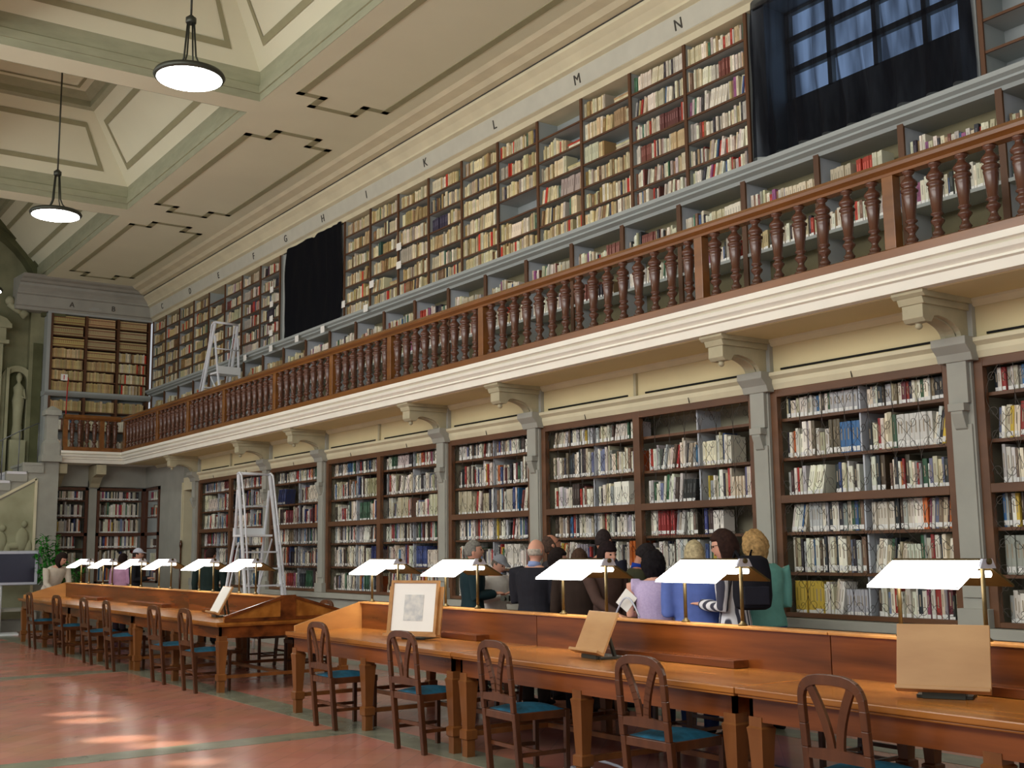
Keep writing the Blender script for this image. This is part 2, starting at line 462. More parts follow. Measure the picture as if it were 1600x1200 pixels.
for i, (a, b) in enumerate(COF):
    k = MB(); R0 = (a, b, Y0, Y1)
    last = (i == 3)
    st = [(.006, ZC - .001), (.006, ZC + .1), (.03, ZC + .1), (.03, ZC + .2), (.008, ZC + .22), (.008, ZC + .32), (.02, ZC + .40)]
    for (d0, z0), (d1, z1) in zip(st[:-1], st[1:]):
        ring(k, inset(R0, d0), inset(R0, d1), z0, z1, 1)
    ring(k, inset(R0, .02), inset(R0, .85), ZC + .40, 8.72, 0)
    t2 = [(.85, 8.72), (.93, 8.75), (.93, 8.85), (1.0, 8.88), (1.05, 8.95)]
    for (d0, z0), (d1, z1) in zip(t2[:-1], t2[1:]):
        ring(k, inset(R0, d0), inset(R0, d1), z0, z1, 1)
    r = inset(R0, 1.05)
    k.add([(r[0], r[2], 8.95), (r[1], r[2], 8.95), (r[1], r[3], 8.95), (r[0], r[3], 8.95)], [(0, 1, 2, 3)], 0)
    # painted frame lines on the four slopes
    def P(u, v, side):    # u along the side 0..1, v up the slope 0..1
        q = inset(R0, .02 + .83 * v); z = ZC + .40 + (8.72 - ZC - .40) * v
        x0, x1, y0, y1 = q
        if side == 0: p = (x0 + (x1 - x0) * u, y1, z); n = Vector((0, -.83, -.72))
        if side == 1: p = (x0 + (x1 - x0) * u, y0, z); n = Vector((0, .83, -.72))
        if side == 2: p = (x0, y0 + (y1 - y0) * u, z); n = Vector((.83, 0, -.72))
        if side == 3: p = (x1, y0 + (y1 - y0) * u, z); n = Vector((-.83, 0, -.72))
        return Vector(p) + n.normalized() * .012
    for side in range(4):
        L = (b - a) if side < 2 else (Y1 - Y0)
        us = .34 / L
        u0, u1, v0, v1 = us, 1 - us, .17, .83
        def strip(ua, va, ub, vb, ua2, va2, ub2, vb2):
            A, B_, C_, D_ = P(ua, va, side), P(ub, vb, side), P(ub2, vb2, side), P(ua2, va2, side)
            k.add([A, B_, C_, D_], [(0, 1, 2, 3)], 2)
        du, dv = .085 / L, .07
        strip(u0, v0, u1, v0, u0 + du, v0 + dv, u1 - du, v0 + dv)
        strip(u0, v1, u1, v1, u0 + du, v1 - dv, u1 - du, v1 - dv)
        strip(u0, v0, u0, v1, u0 + du, v0 + dv, u0 + du, v1 - dv)
        strip(u1, v0, u1, v1, u1 - du, v0 + dv, u1 - du, v1 - dv)
    # small frame in the central panel
    rr = inset(r, .12); r2 = inset(r, .17)
    A = [(rr[0], rr[2]), (rr[1], rr[2]), (rr[1], rr[3]), (rr[0], rr[3])]; B_ = [(r2[0], r2[2]), (r2[1], r2[2]), (r2[1], r2[3]), (r2[0], r2[3])]
    for q in range(4):
        q2 = (q + 1) % 4
        k.add([(*A[q], 8.94), (*A[q2], 8.94), (*B_[q2], 8.94), (*B_[q], 8.94)], [(0, 1, 2, 3)], 2)
    struct(k.build('ceiling', [M['ceiling'], M['moulding'], M['frame_paint']], fixn=False), 'pyramid shaped ceiling coffer with painted frames')
# flat frames on the border panels
fr = MB()
def fr_poly(pts, w_=.10, th=.007):
    n = len(pts)
    for i in range(n):
        (xa, ya), (xb, yb) = pts[i], pts[(i + 1) % n]
        x0, x1 = min(xa, xb) - w_ / 2, max(xa, xb) + w_ / 2
        y0, y1 = min(ya, yb) - w_ / 2, max(ya, yb) + w_ / 2
        fr.box(x0, x1, y0, y1, ZC - th, ZC)
for a, b in ((-8.05, -2.7), (-13.62, -8.55), (-19.4, -14.75), (-25.0, -20.2)):
    a += .0; nA, nB = .33, .14
    fr_poly([(a, 5.98), (a + .0, 5.98 + nB), (a + nA, 5.98 + nB), (a + nA, 5.98 + 2.2 * nB), (a, 5.98 + 2.2 * nB), (a, 7.22 - 2.2 * nB), (a + nA, 7.22 - 2.2 * nB), (a + nA, 7.22), (b - nA, 7.22), (b - nA, 7.22 - 2.2 * nB), (b, 7.22 - 2.2 * nB),
             (b, 5.98 + 2.2 * nB), (b - nA, 5.98 + 2.2 * nB), (b - nA, 5.98)][5:] + [(a + nA, 5.98), (a + nA, 5.98 + 2.2 * nB), (a, 5.98 + 2.2 * nB)])
struct(fr.build('trim_7', M['frame_paint']), 'raised olive frames on the ceiling border')

# ------------------------------------------------------------------ SETTING: upper wall with its two windows
WIN = [(-7.50, -5.12), (-18.85, -16.46)]
u = MB()
xs = [X1, -5.12, -7.50, -16.46, -18.85, XEU - .4]
u.box(-5.12, X1, WU + .32, WU + .4, 3.6, 7.4)
u.box(-16.46, -7.50, WU + .32, WU + .4, 3.6, 7.4)
u.box(XEU - .4, -18.85, WU + .32, WU + .4, 3.6, 7.4)
for a, b in WIN:
    u.box(a, b, WU + .32, WU + .4, 3.6, 5.1)
    u.box(a, b, WU + .0, WU + .4, 6.76, 7.4)
    u.box(a - .02, a + .14, WU, WU + .4, 5.17, 6.78); u.box(b - .14, b + .02, WU, WU + .4, 5.17, 6.78)
struct(u.build('wall_right', M['grey_paint']), 'grey painted upper wall behind the gallery shelves')
def sky_pane():
    m = bpy.data.materials.new('daylit_pane'); m.use_nodes = True
    nt = m.node_tree; b = nt.nodes['Principled BSDF']
    b.inputs['Base Color'].default_value = (.4, .5, .6, 1)
    b.inputs['Emission Color'].default_value = lin(160, 186, 214); b.inputs['Emission Strength'].default_value = 1.6
    return m
M['sky_pane'] = sky_pane()
for i, (a, b) in enumerate(WIN):
    p = MB(); p.box(a + .14, b - .14, WU + .36, WU + .37, 5.17, 6.78)
    fm = MB()
    n = 4
    zb = 5.82 if i == 0 else 5.2
    if i == 0: fm.box(a + .14, b - .14, WU + .27, WU + .37, 5.17, zb)
    for k in range(n + 1):
        xx = a + .14 + (b - a - .28) * k / n
        fm.box(xx - (.05 if k in (0, n) else .025), xx + (.05 if k in (0, n) else .025), WU + .30, WU + .36, 5.17, 6.78)
    for z in (zb, 6.14, 6.46, 6.76): fm.box(a + .14, b - .14, WU + .30, WU + .36, z - .03, z + .03)
    wn = fm.build('window_%d' % (i + 1), M['pier']); struct(wn, 'many paned window behind a black cloth, ' + ('upper right' if i == 0 else 'above the left end of the desks'))
    p.build('window_pane', M['sky_pane'], wn)

# black curtains, thin cloth
def curtain_mat(alpha):
    m = bpy.data.materials.new('sheer_black_cloth'); m.use_nodes = True
    nt = m.node_tree; out = nt.nodes['Material Output']; b = nt.nodes['Principled BSDF']
    b.inputs['Base Color'].default_value = lin(16, 17, 22); b.inputs['Roughness'].default_value = .95; b.inputs['Specular IOR Level'].default_value = .1
    tr = nt.nodes.new('ShaderNodeBsdfTransparent'); tr.inputs['Color'].default_value = (.75, .82, 1, 1)
    mx = nt.nodes.new('ShaderNodeMixShader'); mx.inputs['Fac'].default_value = alpha
    if alpha > 0:
        tc = nt.nodes.new('ShaderNodeTexCoord'); mp = nt.nodes.new('ShaderNodeMapping'); mp.inputs['Scale'].default_value = (1, 1, .12); nz = nt.nodes.new('ShaderNodeTexNoise'); nz.inputs['Scale'].default_value = 5.5; nz.inputs['Detail'].default_value = 3
        mr = nt.nodes.new('ShaderNodeMapRange'); mr.inputs['From Min'].default_value = .38; mr.inputs['From Max'].default_value = .62; mr.inputs['To Min'].default_value = alpha * .25; mr.inputs['To Max'].default_value = alpha * 1.6
        nt.links.new(tc.outputs['Object'], mp.inputs['Vector']); nt.links.new(mp.outputs['Vector'], nz.inputs['Vector']); nt.links.new(nz.outputs['Fac'], mr.inputs['Value']); nt.links.new(mr.outputs['Result'], mx.inputs['Fac'])
    nt.links.new(b.outputs['BSDF'], mx.inputs[1]); nt.links.new(tr.outputs['BSDF'], mx.inputs[2]); nt.links.new(mx.outputs['Shader'], out.inputs['Surface'])
    return m
def curtain(name, a, b, z0, z1, alpha, folds, amp, label, sag):
    k = MB(); nx, nz = 90, 34; v = []; fs = []
    for j in range(nz + 1):
        t = j / nz
        for i_ in range(nx + 1):
            q = i_ / nx
            x = a + (b - a) * q
            z = z1 + (z0 - z1) * t
            e = sag * math.sin(PI * t) * (1 - 2 * q) * .5
            y = WU - .03 - amp * (1 + math.sin(folds * q * PI * 2 + 1.6 * math.sin(3 * t + 2 * q)) * (.35 + .65 * t)) - .04 * noise.noise((q * 9, t * 2, 3)) - amp * max(0, q - .55) * 1.2 * math.sin(q * 60)
            if t > .9: y -= (t - .9) * .25
            v.append((x + e, y, z))
    for j in range(nz):
        for i_ in range(nx):
            p = j * (nx + 1) + i_; fs.append((p, p + 1, p + nx + 2, p + nx + 1))
    k.add(v, fs, 0, True)
    return tag(k.build(name, curtain_mat(alpha), fixn=False), label, 'curtain')
curtain('curtain', -7.45, -5.10, 5.185, 6.80, .17, 9, .055, 'sheer black cloth with blue panes showing through, upper right window', .03)
curtain('curtain', -18.62, -16.48, 5.185, 6.80, 0, 3, .015, 'opaque black cloth over the window above the far gallery', -.08)

# ------------------------------------------------------------------ UPPER SHELVES
LEDZ = 5.17
rows_u = [5.19, 5.42, 5.69, 5.965, 6.24, 6.525]
tops_u = rows_u[1:] + [6.76]
def upper_unit(x0, x1, n, label, back=WU + .3):
    t = empty('shelving_unit', label, 'shelving', (0, 0, 0))
    bk = MB(); bk.box(x0, x1, back, back + .02, 5.17, 6.78); bk.build('back_panel', M['upper_back'], t)
    cw = (x1 - x0) / n
    for i in range(n + 1):
        x = x0 + cw * i
        q = MB(); q.box(x - .02, x + .02, WU - .02, WU + .0, 5.17, 6.78 if i % 2 else 6.80, 0); q.box(x - .012, x + .012, WU, back, 5.17, 6.78, 1)
        q.build('upright', [M['upright'], M['grey_paint']], t)
    for z in rows_u[1:]:
        q = MB(); q.box(x0, x1, WU - .01, WU + .005, z - .022, z, 0); q.box(x0, x1, WU + .005, back, z - .022, z, 1)
        q.build('shelf', [M['upright'], M['grey_paint']], t)
    return t
upper_unit(-16.42, -7.60, 10, 'long brown-framed upper shelving crowded with cream books, between the two black curtains')
upper_unit(-5.06, X1, 7, 'empty grey upper shelving at the top right corner')
upper_unit(-26.15, -18.98, 8, 'upper shelving left of the far black curtain, behind the gallery ladder')
# low range behind the balusters
lo = empty('low_shelving', 'long low range of pale shelves behind the wooden balustrade', 'shelving')
b_ = MB(); b_.box(-26.15, X1, WU + .3, WU + .32, 3.62, 5.06); b_.build('back_panel', M['low_back'], lo)
b_ = MB(); b_.extrude([(WU + .34, 5.04), (WU - .02, 5.04), (WU - .04, 5.07), (WU - .10, 5.09), (WU - .10, 5.11), (WU - .14, 5.13), (WU - .14, 5.17), (WU + .34, 5.17)], 'x', XEU, X1)
b_.build('ledge', M['grey_paint'], lo)
for z, nm in ((4.32, 'shelf'), (4.69, 'shelf')):
    q = MB(); q.box(-26.15, X1, WU - .03, WU + .3, z - .03, z); q.build(nm, M['grey_paint'], lo)
LOWX = [-26.1 + .92 * i for i in range(31)]
for i, x in enumerate(LOWX):
    q = MB(); q.box(x - .03, x + .03, WU - .035, WU - .012, 3.62, 5.06, 0); q.box(x - .015, x + .015, WU - .012, WU + .3, 3.62, 5.06, 1)
    q.build('upright', [M['upright'], M['divider']], lo)

# end wall upper shelves (faces +x at XEU)
e = empty('shelving_unit', 'upper shelving of tan bound volumes on the end wall under letters A and B', 'shelving')
q = MB(); q.box(XEU - .3, XEU - .28, 5.95, WU, 3.62, 6.85); q.build('back_panel', M['upper_back'], e)
EC = [5.98, 6.72, 7.42, 8.12]
for i, y in enumerate(EC):
    q = MB(); q.box(XEU - .28, XEU + .015, y - .025, y + .025, 3.62, 6.8); q.build('upright', M['upright'], e)
EROW = [5.06, 5.30, 5.545, 5.79, 6.04, 6.29, 6.54]
for z in EROW[1:] + [4.62, 4.2]:
    q = MB(); q.box(XEU - .28, XEU + .01, 5.98, 8.12, z - .02, z); q.build('shelf', M['upright'], e)
q = MB(); q.extrude([(XEU - .28, 4.93), (XEU + .02, 4.93), (XEU + .09, 4.97), (XEU + .12, 5.0), (XEU + .12, 5.04), (XEU - .28, 5.04)], 'y', 5.86, WU); q.build('ledge', M['grey_paint'], e)
q = MB(); q.box(XEU - .28, XEU + .02, 5.88, 5.955, 3.62, 6.85); q.box(XEU - .28, XEU + .03, 5.88, WU, 6.76, 6.86); q.build('frame', M['grey_paint'], e)

# ------------------------------------------------------------------ LOWER BOOKCASES
LZ = [.90, 1.27, 1.62, 1.93, 2.28, 2.635]     # shelf tops
LT = [1.24, 1.59, 1.88, 2.25, 2.605, 2.83]
def scroll(c, r, turns, dirn, start, n=16):
    pts = []
    for i in range(n + 1):
        t = i / n; a = start + dirn * turns * 2 * PI * t; rr = r * (1 - .8 * t)
        pts.append((c[0] + rr * math.cos(a), c[1] + rr * math.sin(a)))
    return pts
def grille(x0, x1, z0, z1):
    g_ = MB(); y = W - .012; r = .0022
    n = max(3, round((x1 - x0) / .23)); m = max(2, round((z1 - z0) / .36)); cw = (x1 - x0) / n; ch = (z1 - z0) / m
    for i in range(1, n):
        g_.tube([(x0 + cw * i, y, z0), (x0 + cw * i, y, z1)], r, 3, smooth=False)
    for i in range(n):
        for j in range(m):
            cx_, cz = x0 + cw * (i + .5), z0 + ch * (j + .5)
            for sx in (-1, 1):
                for sz in (-1, 1):
                    pts = scroll((cx_ + sx * cw * .24, cz + sz * ch * .30), cw * .20, 1.1, -sx * sz, PI / 2 * (1 - sz) + (0 if sx < 0 else 0), 12)
                    g_.tube([(p[0], y, p[1]) for p in pts], r, 3, smooth=False)
            s_ = [(cx_ - cw * .5 * math.sin(PI * t / 8), cz + ch * (t / 8 - .5)) for t in range(9)]
            g_.tube([(p[0], y, p[1]) for p in s_], r, 3, smooth=False)
            s_ = [(cx_ + cw * .5 * math.sin(PI * t / 8), cz + ch * (t / 8 - .5)) for t in range(9)]
            g_.tube([(p[0], y, p[1]) for p in s_], r, 3, smooth=False)
    return g_
def bookcase(x0, x1, label, dbl, empties=()):
    t = empty('bookcase', label, 'bookcase')
    fy0, fy1 = W - .03, W + .03
    fw = .075
    q = MB()
    q.box(x0, x0 + fw, fy0, fy1, .885, 2.90); q.box(x1 - fw, x1, fy0, fy1, .885, 2.90)
    cs = [x0 + fw, x1 - fw]
    if dbl:
        mid = (x0 + x1) / 2
        q.box(mid - .05, mid + .05, fy0, fy1, .885, 2.90); cs = [x0 + fw, mid - .05, mid + .05, x1 - fw]
    for a, b in zip(cs[::2], cs[1::2]):
        q.box(a, b, fy0, fy1, 2.83, 2.90); q.box(a, b, fy0, fy1, .885, .925); q.box(a, b, fy0, fy1, 1.875, 1.945)
    fro = q.build('frame', M['case_wood'], t, bevel=.004)
    q = MB(); q.box(x0 + .02, x1 - .02, W + .38, W + .40, .885, 2.9)
    q.box(x0, x0 + .02, fy1, W + .4, .885, 2.9); q.box(x1 - .02, x1, fy1, W + .4, .885, 2.9); q.box(x0 + .02, x1 - .02, fy1, W + .38, 2.86, 2.9)
    q.build('lining', M['case_in'], t)
    for z in LZ[1:]:
        if abs(z - 1.93) < .01:
            q = MB(); q.box(x0 + .03, x1 - .03, fy1, W + .38, z - .03, z)
        else:
            q = MB(); q.box(x0 + .03, x1 - .03, W + .032, W + .38, z - .026, z)
        q.build('shelf', M['case_wood'], t)
    for a, b in zip(cs[::2], cs[1::2]):
        m_ = (a + b) / 2
        for z, zt in zip(LZ, LT):
            if dbl and rnd.random() < .15: continue
            q = MB(); xx = m_ + rnd.uniform(-.02, .02)
            q.box(xx - .008, xx + .008, W + .06, W + .38, z + .001, zt + .005); q.build('divider', M['divider'], t)
        for z0_, z1_ in ((.925, 1.875), (1.945, 2.83)):
            gq = grille(a, b, z0_, z1_); gq.build('wrought_iron_grille', M['iron'], t, fixn=False)
    hk = MB()
    for a, b in zip(cs[::2], cs[1::2]): hk.tube([((a + b) / 2, W - .04, 2.90), ((a + b) / 2, W - .05, 2.95), ((a + b) / 2, W - .03, 2.97)], .005, 4)
    hk.build('hook', M['iron'], fro)
    return t, cs
BK = []
lows = [(-3.30, -5.13, 'wooden bookcase with iron grille at the right edge of the photo', 0),
        (-5.33, -7.19, 'wooden bookcase packed with books, right of the teal shirt, behind the nearest lamp', 0),
        (-7.39, -10.71, 'wide wooden bookcase behind the visitors with some bare shelf space', 1),
        (-10.91, -12.75, 'wooden bookcase behind the grey-haired man and the woman in a cap', 0),
        (-12.95, -16.35, 'wide wooden bookcase behind the framed picture and first two lamps', 1),
        (-16.55, -18.52, 'narrow wooden bookcase just right of the floor ladder', 0),
        (-18.72, -22.0, 'wide wooden bookcase seen through the floor ladder', 1)]
for b, a, l, db in lows:
    t, cs = bookcase(a, b, l, db); BK.append((a, b, cs, t))

# ------------------------------------------------------------------ BOOKS
PAL_LOW = [((244, 240, 226), 40), ((230, 222, 200), 22), ((206, 196, 166), 10), ((198, 200, 200), 8), ((150, 152, 150), 6), ((120, 100, 80), 7), ((162, 50, 44), 8),
           ((110, 44, 48), 3), ((52, 66, 116), 4), ((60, 110, 160), 3), ((40, 44, 52), 13), ((52, 96, 66), 5), ((212, 110, 50), 3), ((216, 184, 70), 2), ((160, 70, 100), 1), ((74, 60, 50), 10), ((120, 128, 160), 4)]
PAL_UP = [((226, 214, 176), 30), ((210, 192, 146), 22), ((188, 164, 112), 14), ((236, 228, 204), 16), ((150, 120, 76), 8), ((206, 60, 40), 3), ((110, 84, 58), 5), ((70, 100, 84), 2), ((180, 170, 150), 8), ((50, 52, 66), 2)]
PAL_MIX = [((234, 228, 208), 28), ((216, 206, 176), 16), ((190, 170, 130), 6), ((180, 60, 44), 5), ((60, 90, 130), 3), ((50, 46, 50), 7), ((70, 110, 84), 3), ((140, 110, 84), 7), ((200, 190, 180), 10), ((120, 70, 60), 4), ((150, 90, 130), 2)]
PAL_TAN = [((200, 176, 124), 20), ((188, 162, 110), 20), ((206, 186, 140), 10)]
def pick(pal, r):
    t = r.random() * sum(k for _, k in pal)
    for c_, k in pal:
        t -= k
        if t <= 0: break
    j = r.uniform(.86, 1.08)
    return tuple(min(255, max(0, c__ * j + r.uniform(-6, 6))) for c__ in c_)
class Mass:
    def __init__(s): s.v = []; s.f = []; s.c = []
    def book(s, o, ux, uy, w_, d_, h_, tilt, col, label=True, flat=False):
        """o: lower left front corner; ux along shelf; uy into the shelf"""
        uz = Vector((0, 0, 1)); ux = Vector(ux); uy = Vector(uy)
        ct, st_ = math.cos(tilt), math.sin(tilt)
        ax = ux * ct - uz * st_; az = uz * ct + ux * st_
        o = Vector(o)
        if tilt < 0: o = o - uz * 0 + uz * 0
        P = lambda a, b, c_: o + ax * a + uy * b + az * c_
        n = len(s.v)
        s.v += [P(0, 0, 0), P(w_, 0, 0), P(w_, d_, 0), P(0, d_, 0), P(0, 0, h_), P(w_, 0, h_), P(w_, d_, h_), P(0, d_, h_)]
        lc = lin(*col); pg = lin(226, 216, 190)
        for fc, cc in (((0, 3, 2, 1), lc), ((4, 5, 6, 7), pg if not flat else lc), ((0, 1, 5, 4), lc), ((1, 2, 6, 5), lc), ((2, 3, 7, 6), pg), ((3, 0, 4, 7), lc)):
            s.f.append(tuple(n + i for i in fc)); s.c += [cc] * 4
        if label:
            n = len(s.v); a, b = w_ * .06, w_ * .94
            s.v += [P(a, -.0015, .012), P(b, -.0015, .012), P(b, -.0015, .045), P(a, -.0015, .045)]
            s.f.append((n, n + 1, n + 2, n + 3)); s.c += [lin(240, 240, 236)] * 4
        if w_ > .018:
            n = len(s.v); a, b = w_ * .36, w_ * .64; q0, q1 = h_ * .42, h_ * .80
            tc_ = tuple(x * .62 for x in lc[:3]) + (1,) if sum(lc[:3]) > .5 else tuple(min(1, x * 1.8 + .08) for x in lc[:3]) + (1,)
            s.v += [P(a, -.0012, q0), P(b, -.0012, q0), P(b, -.0012, q1), P(a, -.0012, q1)]
            s.f.append((n, n + 1, n + 2, n + 3)); s.c += [tc_] * 4
    def build(s, name, label):
        me = bpy.data.meshes.new(name); me.from_pydata([tuple(v) for v in s.v], [], s.f)
        ca = me.color_attributes.new('cover', 'FLOAT_COLOR', 'CORNER')
        ca.data.foreach_set('color', [x for c_ in s.c for x in c_])
        me.materials.append(M['mass'])
        o = bpy.data.objects.new(name, me); COL.objects.link(o)
        return tag(o, label, 'book', kind='stuff')
mass = Mass()
SINGLE = []          # books to be objects of their own
def row(r, x0, x1, z, hmax, pal, wmin, wmax, hlo, hhi, y, label=True, fill=1.0, single=None, gapp=.05, fz=0.24):
    """books between x0 and x1 (x grows to the right of the photo)"""
    x = x0 + .006; end = x0 + (x1 - x0) * fill; out = []
    grp = 0
    while x < end - .02:
        if grp <= 0:
            grp = r.randint(3, 9); gc = pick(pal, r); gh = r.uniform(hlo, hhi); gw = r.uniform(wmin, wmax); same = r.random() < .22
            til = 0
            if r.random() < .16: til = r.uniform(.05, .22) * (1 if r.random() < .5 else 1)
            if r.random() < gapp: x += r.uniform(.02, .10); 
        w_ = gw if same else r.uniform(wmin, wmax)
        h_ = min(hmax - .012, gh * (1 if same else r.uniform(.85, 1.08)))
        if til: h_ = min(h_, (hmax - .01) * .97)
        ww = w_ / math.cos(til)
        if x + ww + h_ * math.sin(til) > x1 - .004:
            til = 0; ww = w_
            if x + ww > x1 - .004: break
        c_ = gc if same else pick(pal, r)
        d_ = r.uniform(.14, .2)
        bk = dict(x=x, w=w_, h=h_, d=d_, t=til, c=c_, z=z, y=y + r.uniform(0, .025), label=label)
        lift = w_ * math.sin(til)
        bk['z'] = z + lift + .001
        out.append(bk)
        x += ww + r.uniform(.0005, .003); grp -= 1
        if grp <= 0 and til: x += h_ * math.sin(til)
    if single is not None: single.append(out)
    else:
        for b in out: mass.book((b['x'], b['y'], b['z']), (1, 0, 0), (0, 1, 0), b['w'], b['d'], b['h'], b['t'], b['c'], b['label'])
    return out
r = random.Random(11)
for bi, (a, b, cs, t) in enumerate(BK):
    singles = bi in (0, 1)
    for ci, (p, q_) in enumerate(zip(cs[::2], cs[1::2])):
        mid = (p + q_) / 2
        for si, (z, zt) in enumerate(zip(LZ, LT)):
            hm = zt - z
            rowl = []
            for hi_, (u0, u1) in enumerate(((p + .01, mid - .035), (mid + .035, q_ - .01))):
                fill = 1.0
                if bi == 2 and ci == 1 and si == 5: continue
                if bi == 2 and ci == 1 and si == 4 and hi_ == 1: fill = .55
                if bi == 2 and ci == 1 and si in (2, 1) and hi_ == 1: fill = .35 if si == 2 else .4
                if bi == 2 and ci == 0 and si == 3 and hi_ == 1: fill = .72
                if bi == 5 and si == 4 and hi_ == 0: fill = .4
                row(r, u0, u1, z, hm, PAL_LOW, .018, .046, .18 if si == 5 else .225, .215 if si == 5 else .33, W + .07, True, fill, rowl if singles else None)
            if singles: SINGLE.append((bi, si, rowl))
# the two end cases of the lower end wall come from end_case() below
# ---- upper rows
def cols(x0, x1, n): 
    cw = (x1 - x0) / n
    return [(x0 + cw * i + .018, x0 + cw * (i + 1) - .018) for i in range(n)]
for ci, (p, q_) in enumerate(cols(-16.42, -7.60, 10)):
    for si, (z, zt) in enumerate(zip(rows_u, tops_u)):
        hm = zt - z - .024
        pal = PAL_MIX if ci >= 8 else PAL_UP
        fill = 1.0
        if ci == 6 and si == 5: continue
        if ci == 7 and si == 5 and False: continue
        if ci == 6 and si in (3, 4): fill = .6
        if ci == 7 and si in (5, 3): fill = .45
        if ci == 5 and si == 2: continue
        if ci == 1 and si == 1: fill = .4
        x_in = row(r, p, q_, z, hm, pal, .016, .05 if ci < 8 else .038, .17, .225, WU + .02 - (.03 if ci < 8 and r.random() < .3 else 0), False, fill)
        if fill < 1:
            zz = z + .001
            for k in range(3):
                mass.book((q_ - .30 + r.uniform(-.02, .02), WU + .03, zz), (1, 0, 0), (0, 1, 0), .26, .2, .025, 0, pick(PAL_UP, r), False, True); zz += .026
for ci, (p, q_) in enumerate(cols(-26.15, -18.98, 8)):
    for si, (z, zt) in enumerate(zip(rows_u, tops_u)):
        if ci in (3, 4) and si == 5 and r.random() < .7: continue
        row(r, p, q_, z, zt - z - .024, PAL_UP if ci < 5 else PAL_MIX, .018, .05, .17, .225, WU + .02, False, 1.0)
for i in range(len(LOWX) - 1):
    p, q_ = LOWX[i] + .03, LOWX[i + 1] - .03
    if p > -3: continue
    ser = i >= 22 and i % 2 == 0 and p > -5.2
    pal = PAL_MIX if i > 8 else PAL_UP
    for z, hm in ((4.32, .335), (4.69, .33)):
        row(r, p, q_, z, hm, pal, .018, .04, .16, .24, WU + .03, z < 4.5, r.choice([1, 1, .9, .75]))
# ---- end wall rows (books run along y, faces toward +x)
def row_end(r, y0, y1, z, hm, pal, wmin, wmax, hlo, hhi, xf, fill=1, label=False, uniform=False):
    y = y0; h0 = r.uniform(hlo, hhi); w0 = r.uniform(wmin, wmax); c0 = pick(pal, r)
    while y < y0 + (y1 - y0) * fill - wmax:
        w_ = w0 if uniform else r.uniform(wmin, wmax); h_ = min(hm - .01, h0 if uniform else r.uniform(hlo, hhi))
        mass.book((xf, y, z + .001), (0, 1, 0), (-1, 0, 0), w_, .18, h_, 0, c0 if uniform else pick(pal, r), label)
        if uniform:
            for zz in (.2, .75):
                n = len(mass.v); P0 = Vector((xf + .0016, y, z + .001))
                mass.v += [P0 + Vector((0, 0, h_ * zz)), P0 + Vector((0, w_, h_ * zz)), P0 + Vector((0, w_, h_ * (zz + .08))), P0 + Vector((0, 0, h_ * (zz + .08)))]
                mass.f.append((n, n + 1, n + 2, n + 3)); mass.c += [lin(120, 40, 30)] * 4
        y += w_ + .002
for ci in range(3):
    y0, y1 = EC[ci] + .03, EC[ci + 1] - .03
    for si, z in enumerate(EROW):
        zt = (EROW + [6.76])[si + 1]
        uni = si >= 4 or (si == 3 and ci == 1)
        pal = PAL_TAN if uni or ci < 2 else PAL_UP
        row_end(r, y0, y1, z, zt - z - .02, pal, .028, .04, .19, .215, XEU - .02, 1, False, uni)
    for z, zt in ((4.62, 4.93), (4.2, 4.6), (3.75, 4.18)):
        row_end(r, y0, y1, z, zt - z - .02, PAL_TAN if z > 4.5 else PAL_MIX, .028, .05, .2, .25, XEU - .02, 1 if z > 4.5 else .8)

# ---- the three hundred nearest books, one object each
def colour_word(c_):
    R_, G_, B__ = c_
    mx_, mn_ = max(c_), min(c_); L = (mx_ + mn_) / 2
    if mx_ - mn_ < 26:
        return 'white' if L > 212 else 'pale grey' if L > 165 else 'grey' if L > 95 else 'black'
    if R_ > 190 and G_ > 175 and B__ > 140: return 'cream'
    if R_ >= G_ >= B__:
        if R_ > 180 and G_ > 150: return 'tan' if B__ > 90 else 'yellow'
        if R_ > 180 and G_ > 80: return 'orange'
        if R_ > 2.0 * G_: return 'red' if R_ > 140 else 'maroon'
        return 'brown'
    if G_ > R_ and G_ > B__: return 'green'
    if B__ > R_ and B__ >= G_: return 'blue' if B__ > 90 else 'navy'
    if R_ > G_ and B__ > G_: return 'maroon' if R_ < 140 and B__ < 60 else 'magenta'
    return 'brown'
ones = ['', 'first', 'second', 'third', 'fourth', 'fifth', 'sixth', 'seventh', 'eighth', 'ninth', 'tenth', 'eleventh', 'twelfth', 'thirteenth', 'fourteenth',
        'fifteenth', 'sixteenth', 'seventeenth', 'eighteenth', 'nineteenth']
def ordinal(n):
    if n < 20: return ones[n]
    tens = {2: 'twenty', 3: 'thirty', 4: 'forty', 5: 'fifty', 6: 'sixty', 7: 'seventy'}
    if n % 10 == 0: return {2: 'twentieth', 3: 'thirtieth', 4: 'fortieth', 5: 'fiftieth', 6: 'sixtieth'}[n // 10]
    return tens[n // 10] + '-' + ones[n % 10]
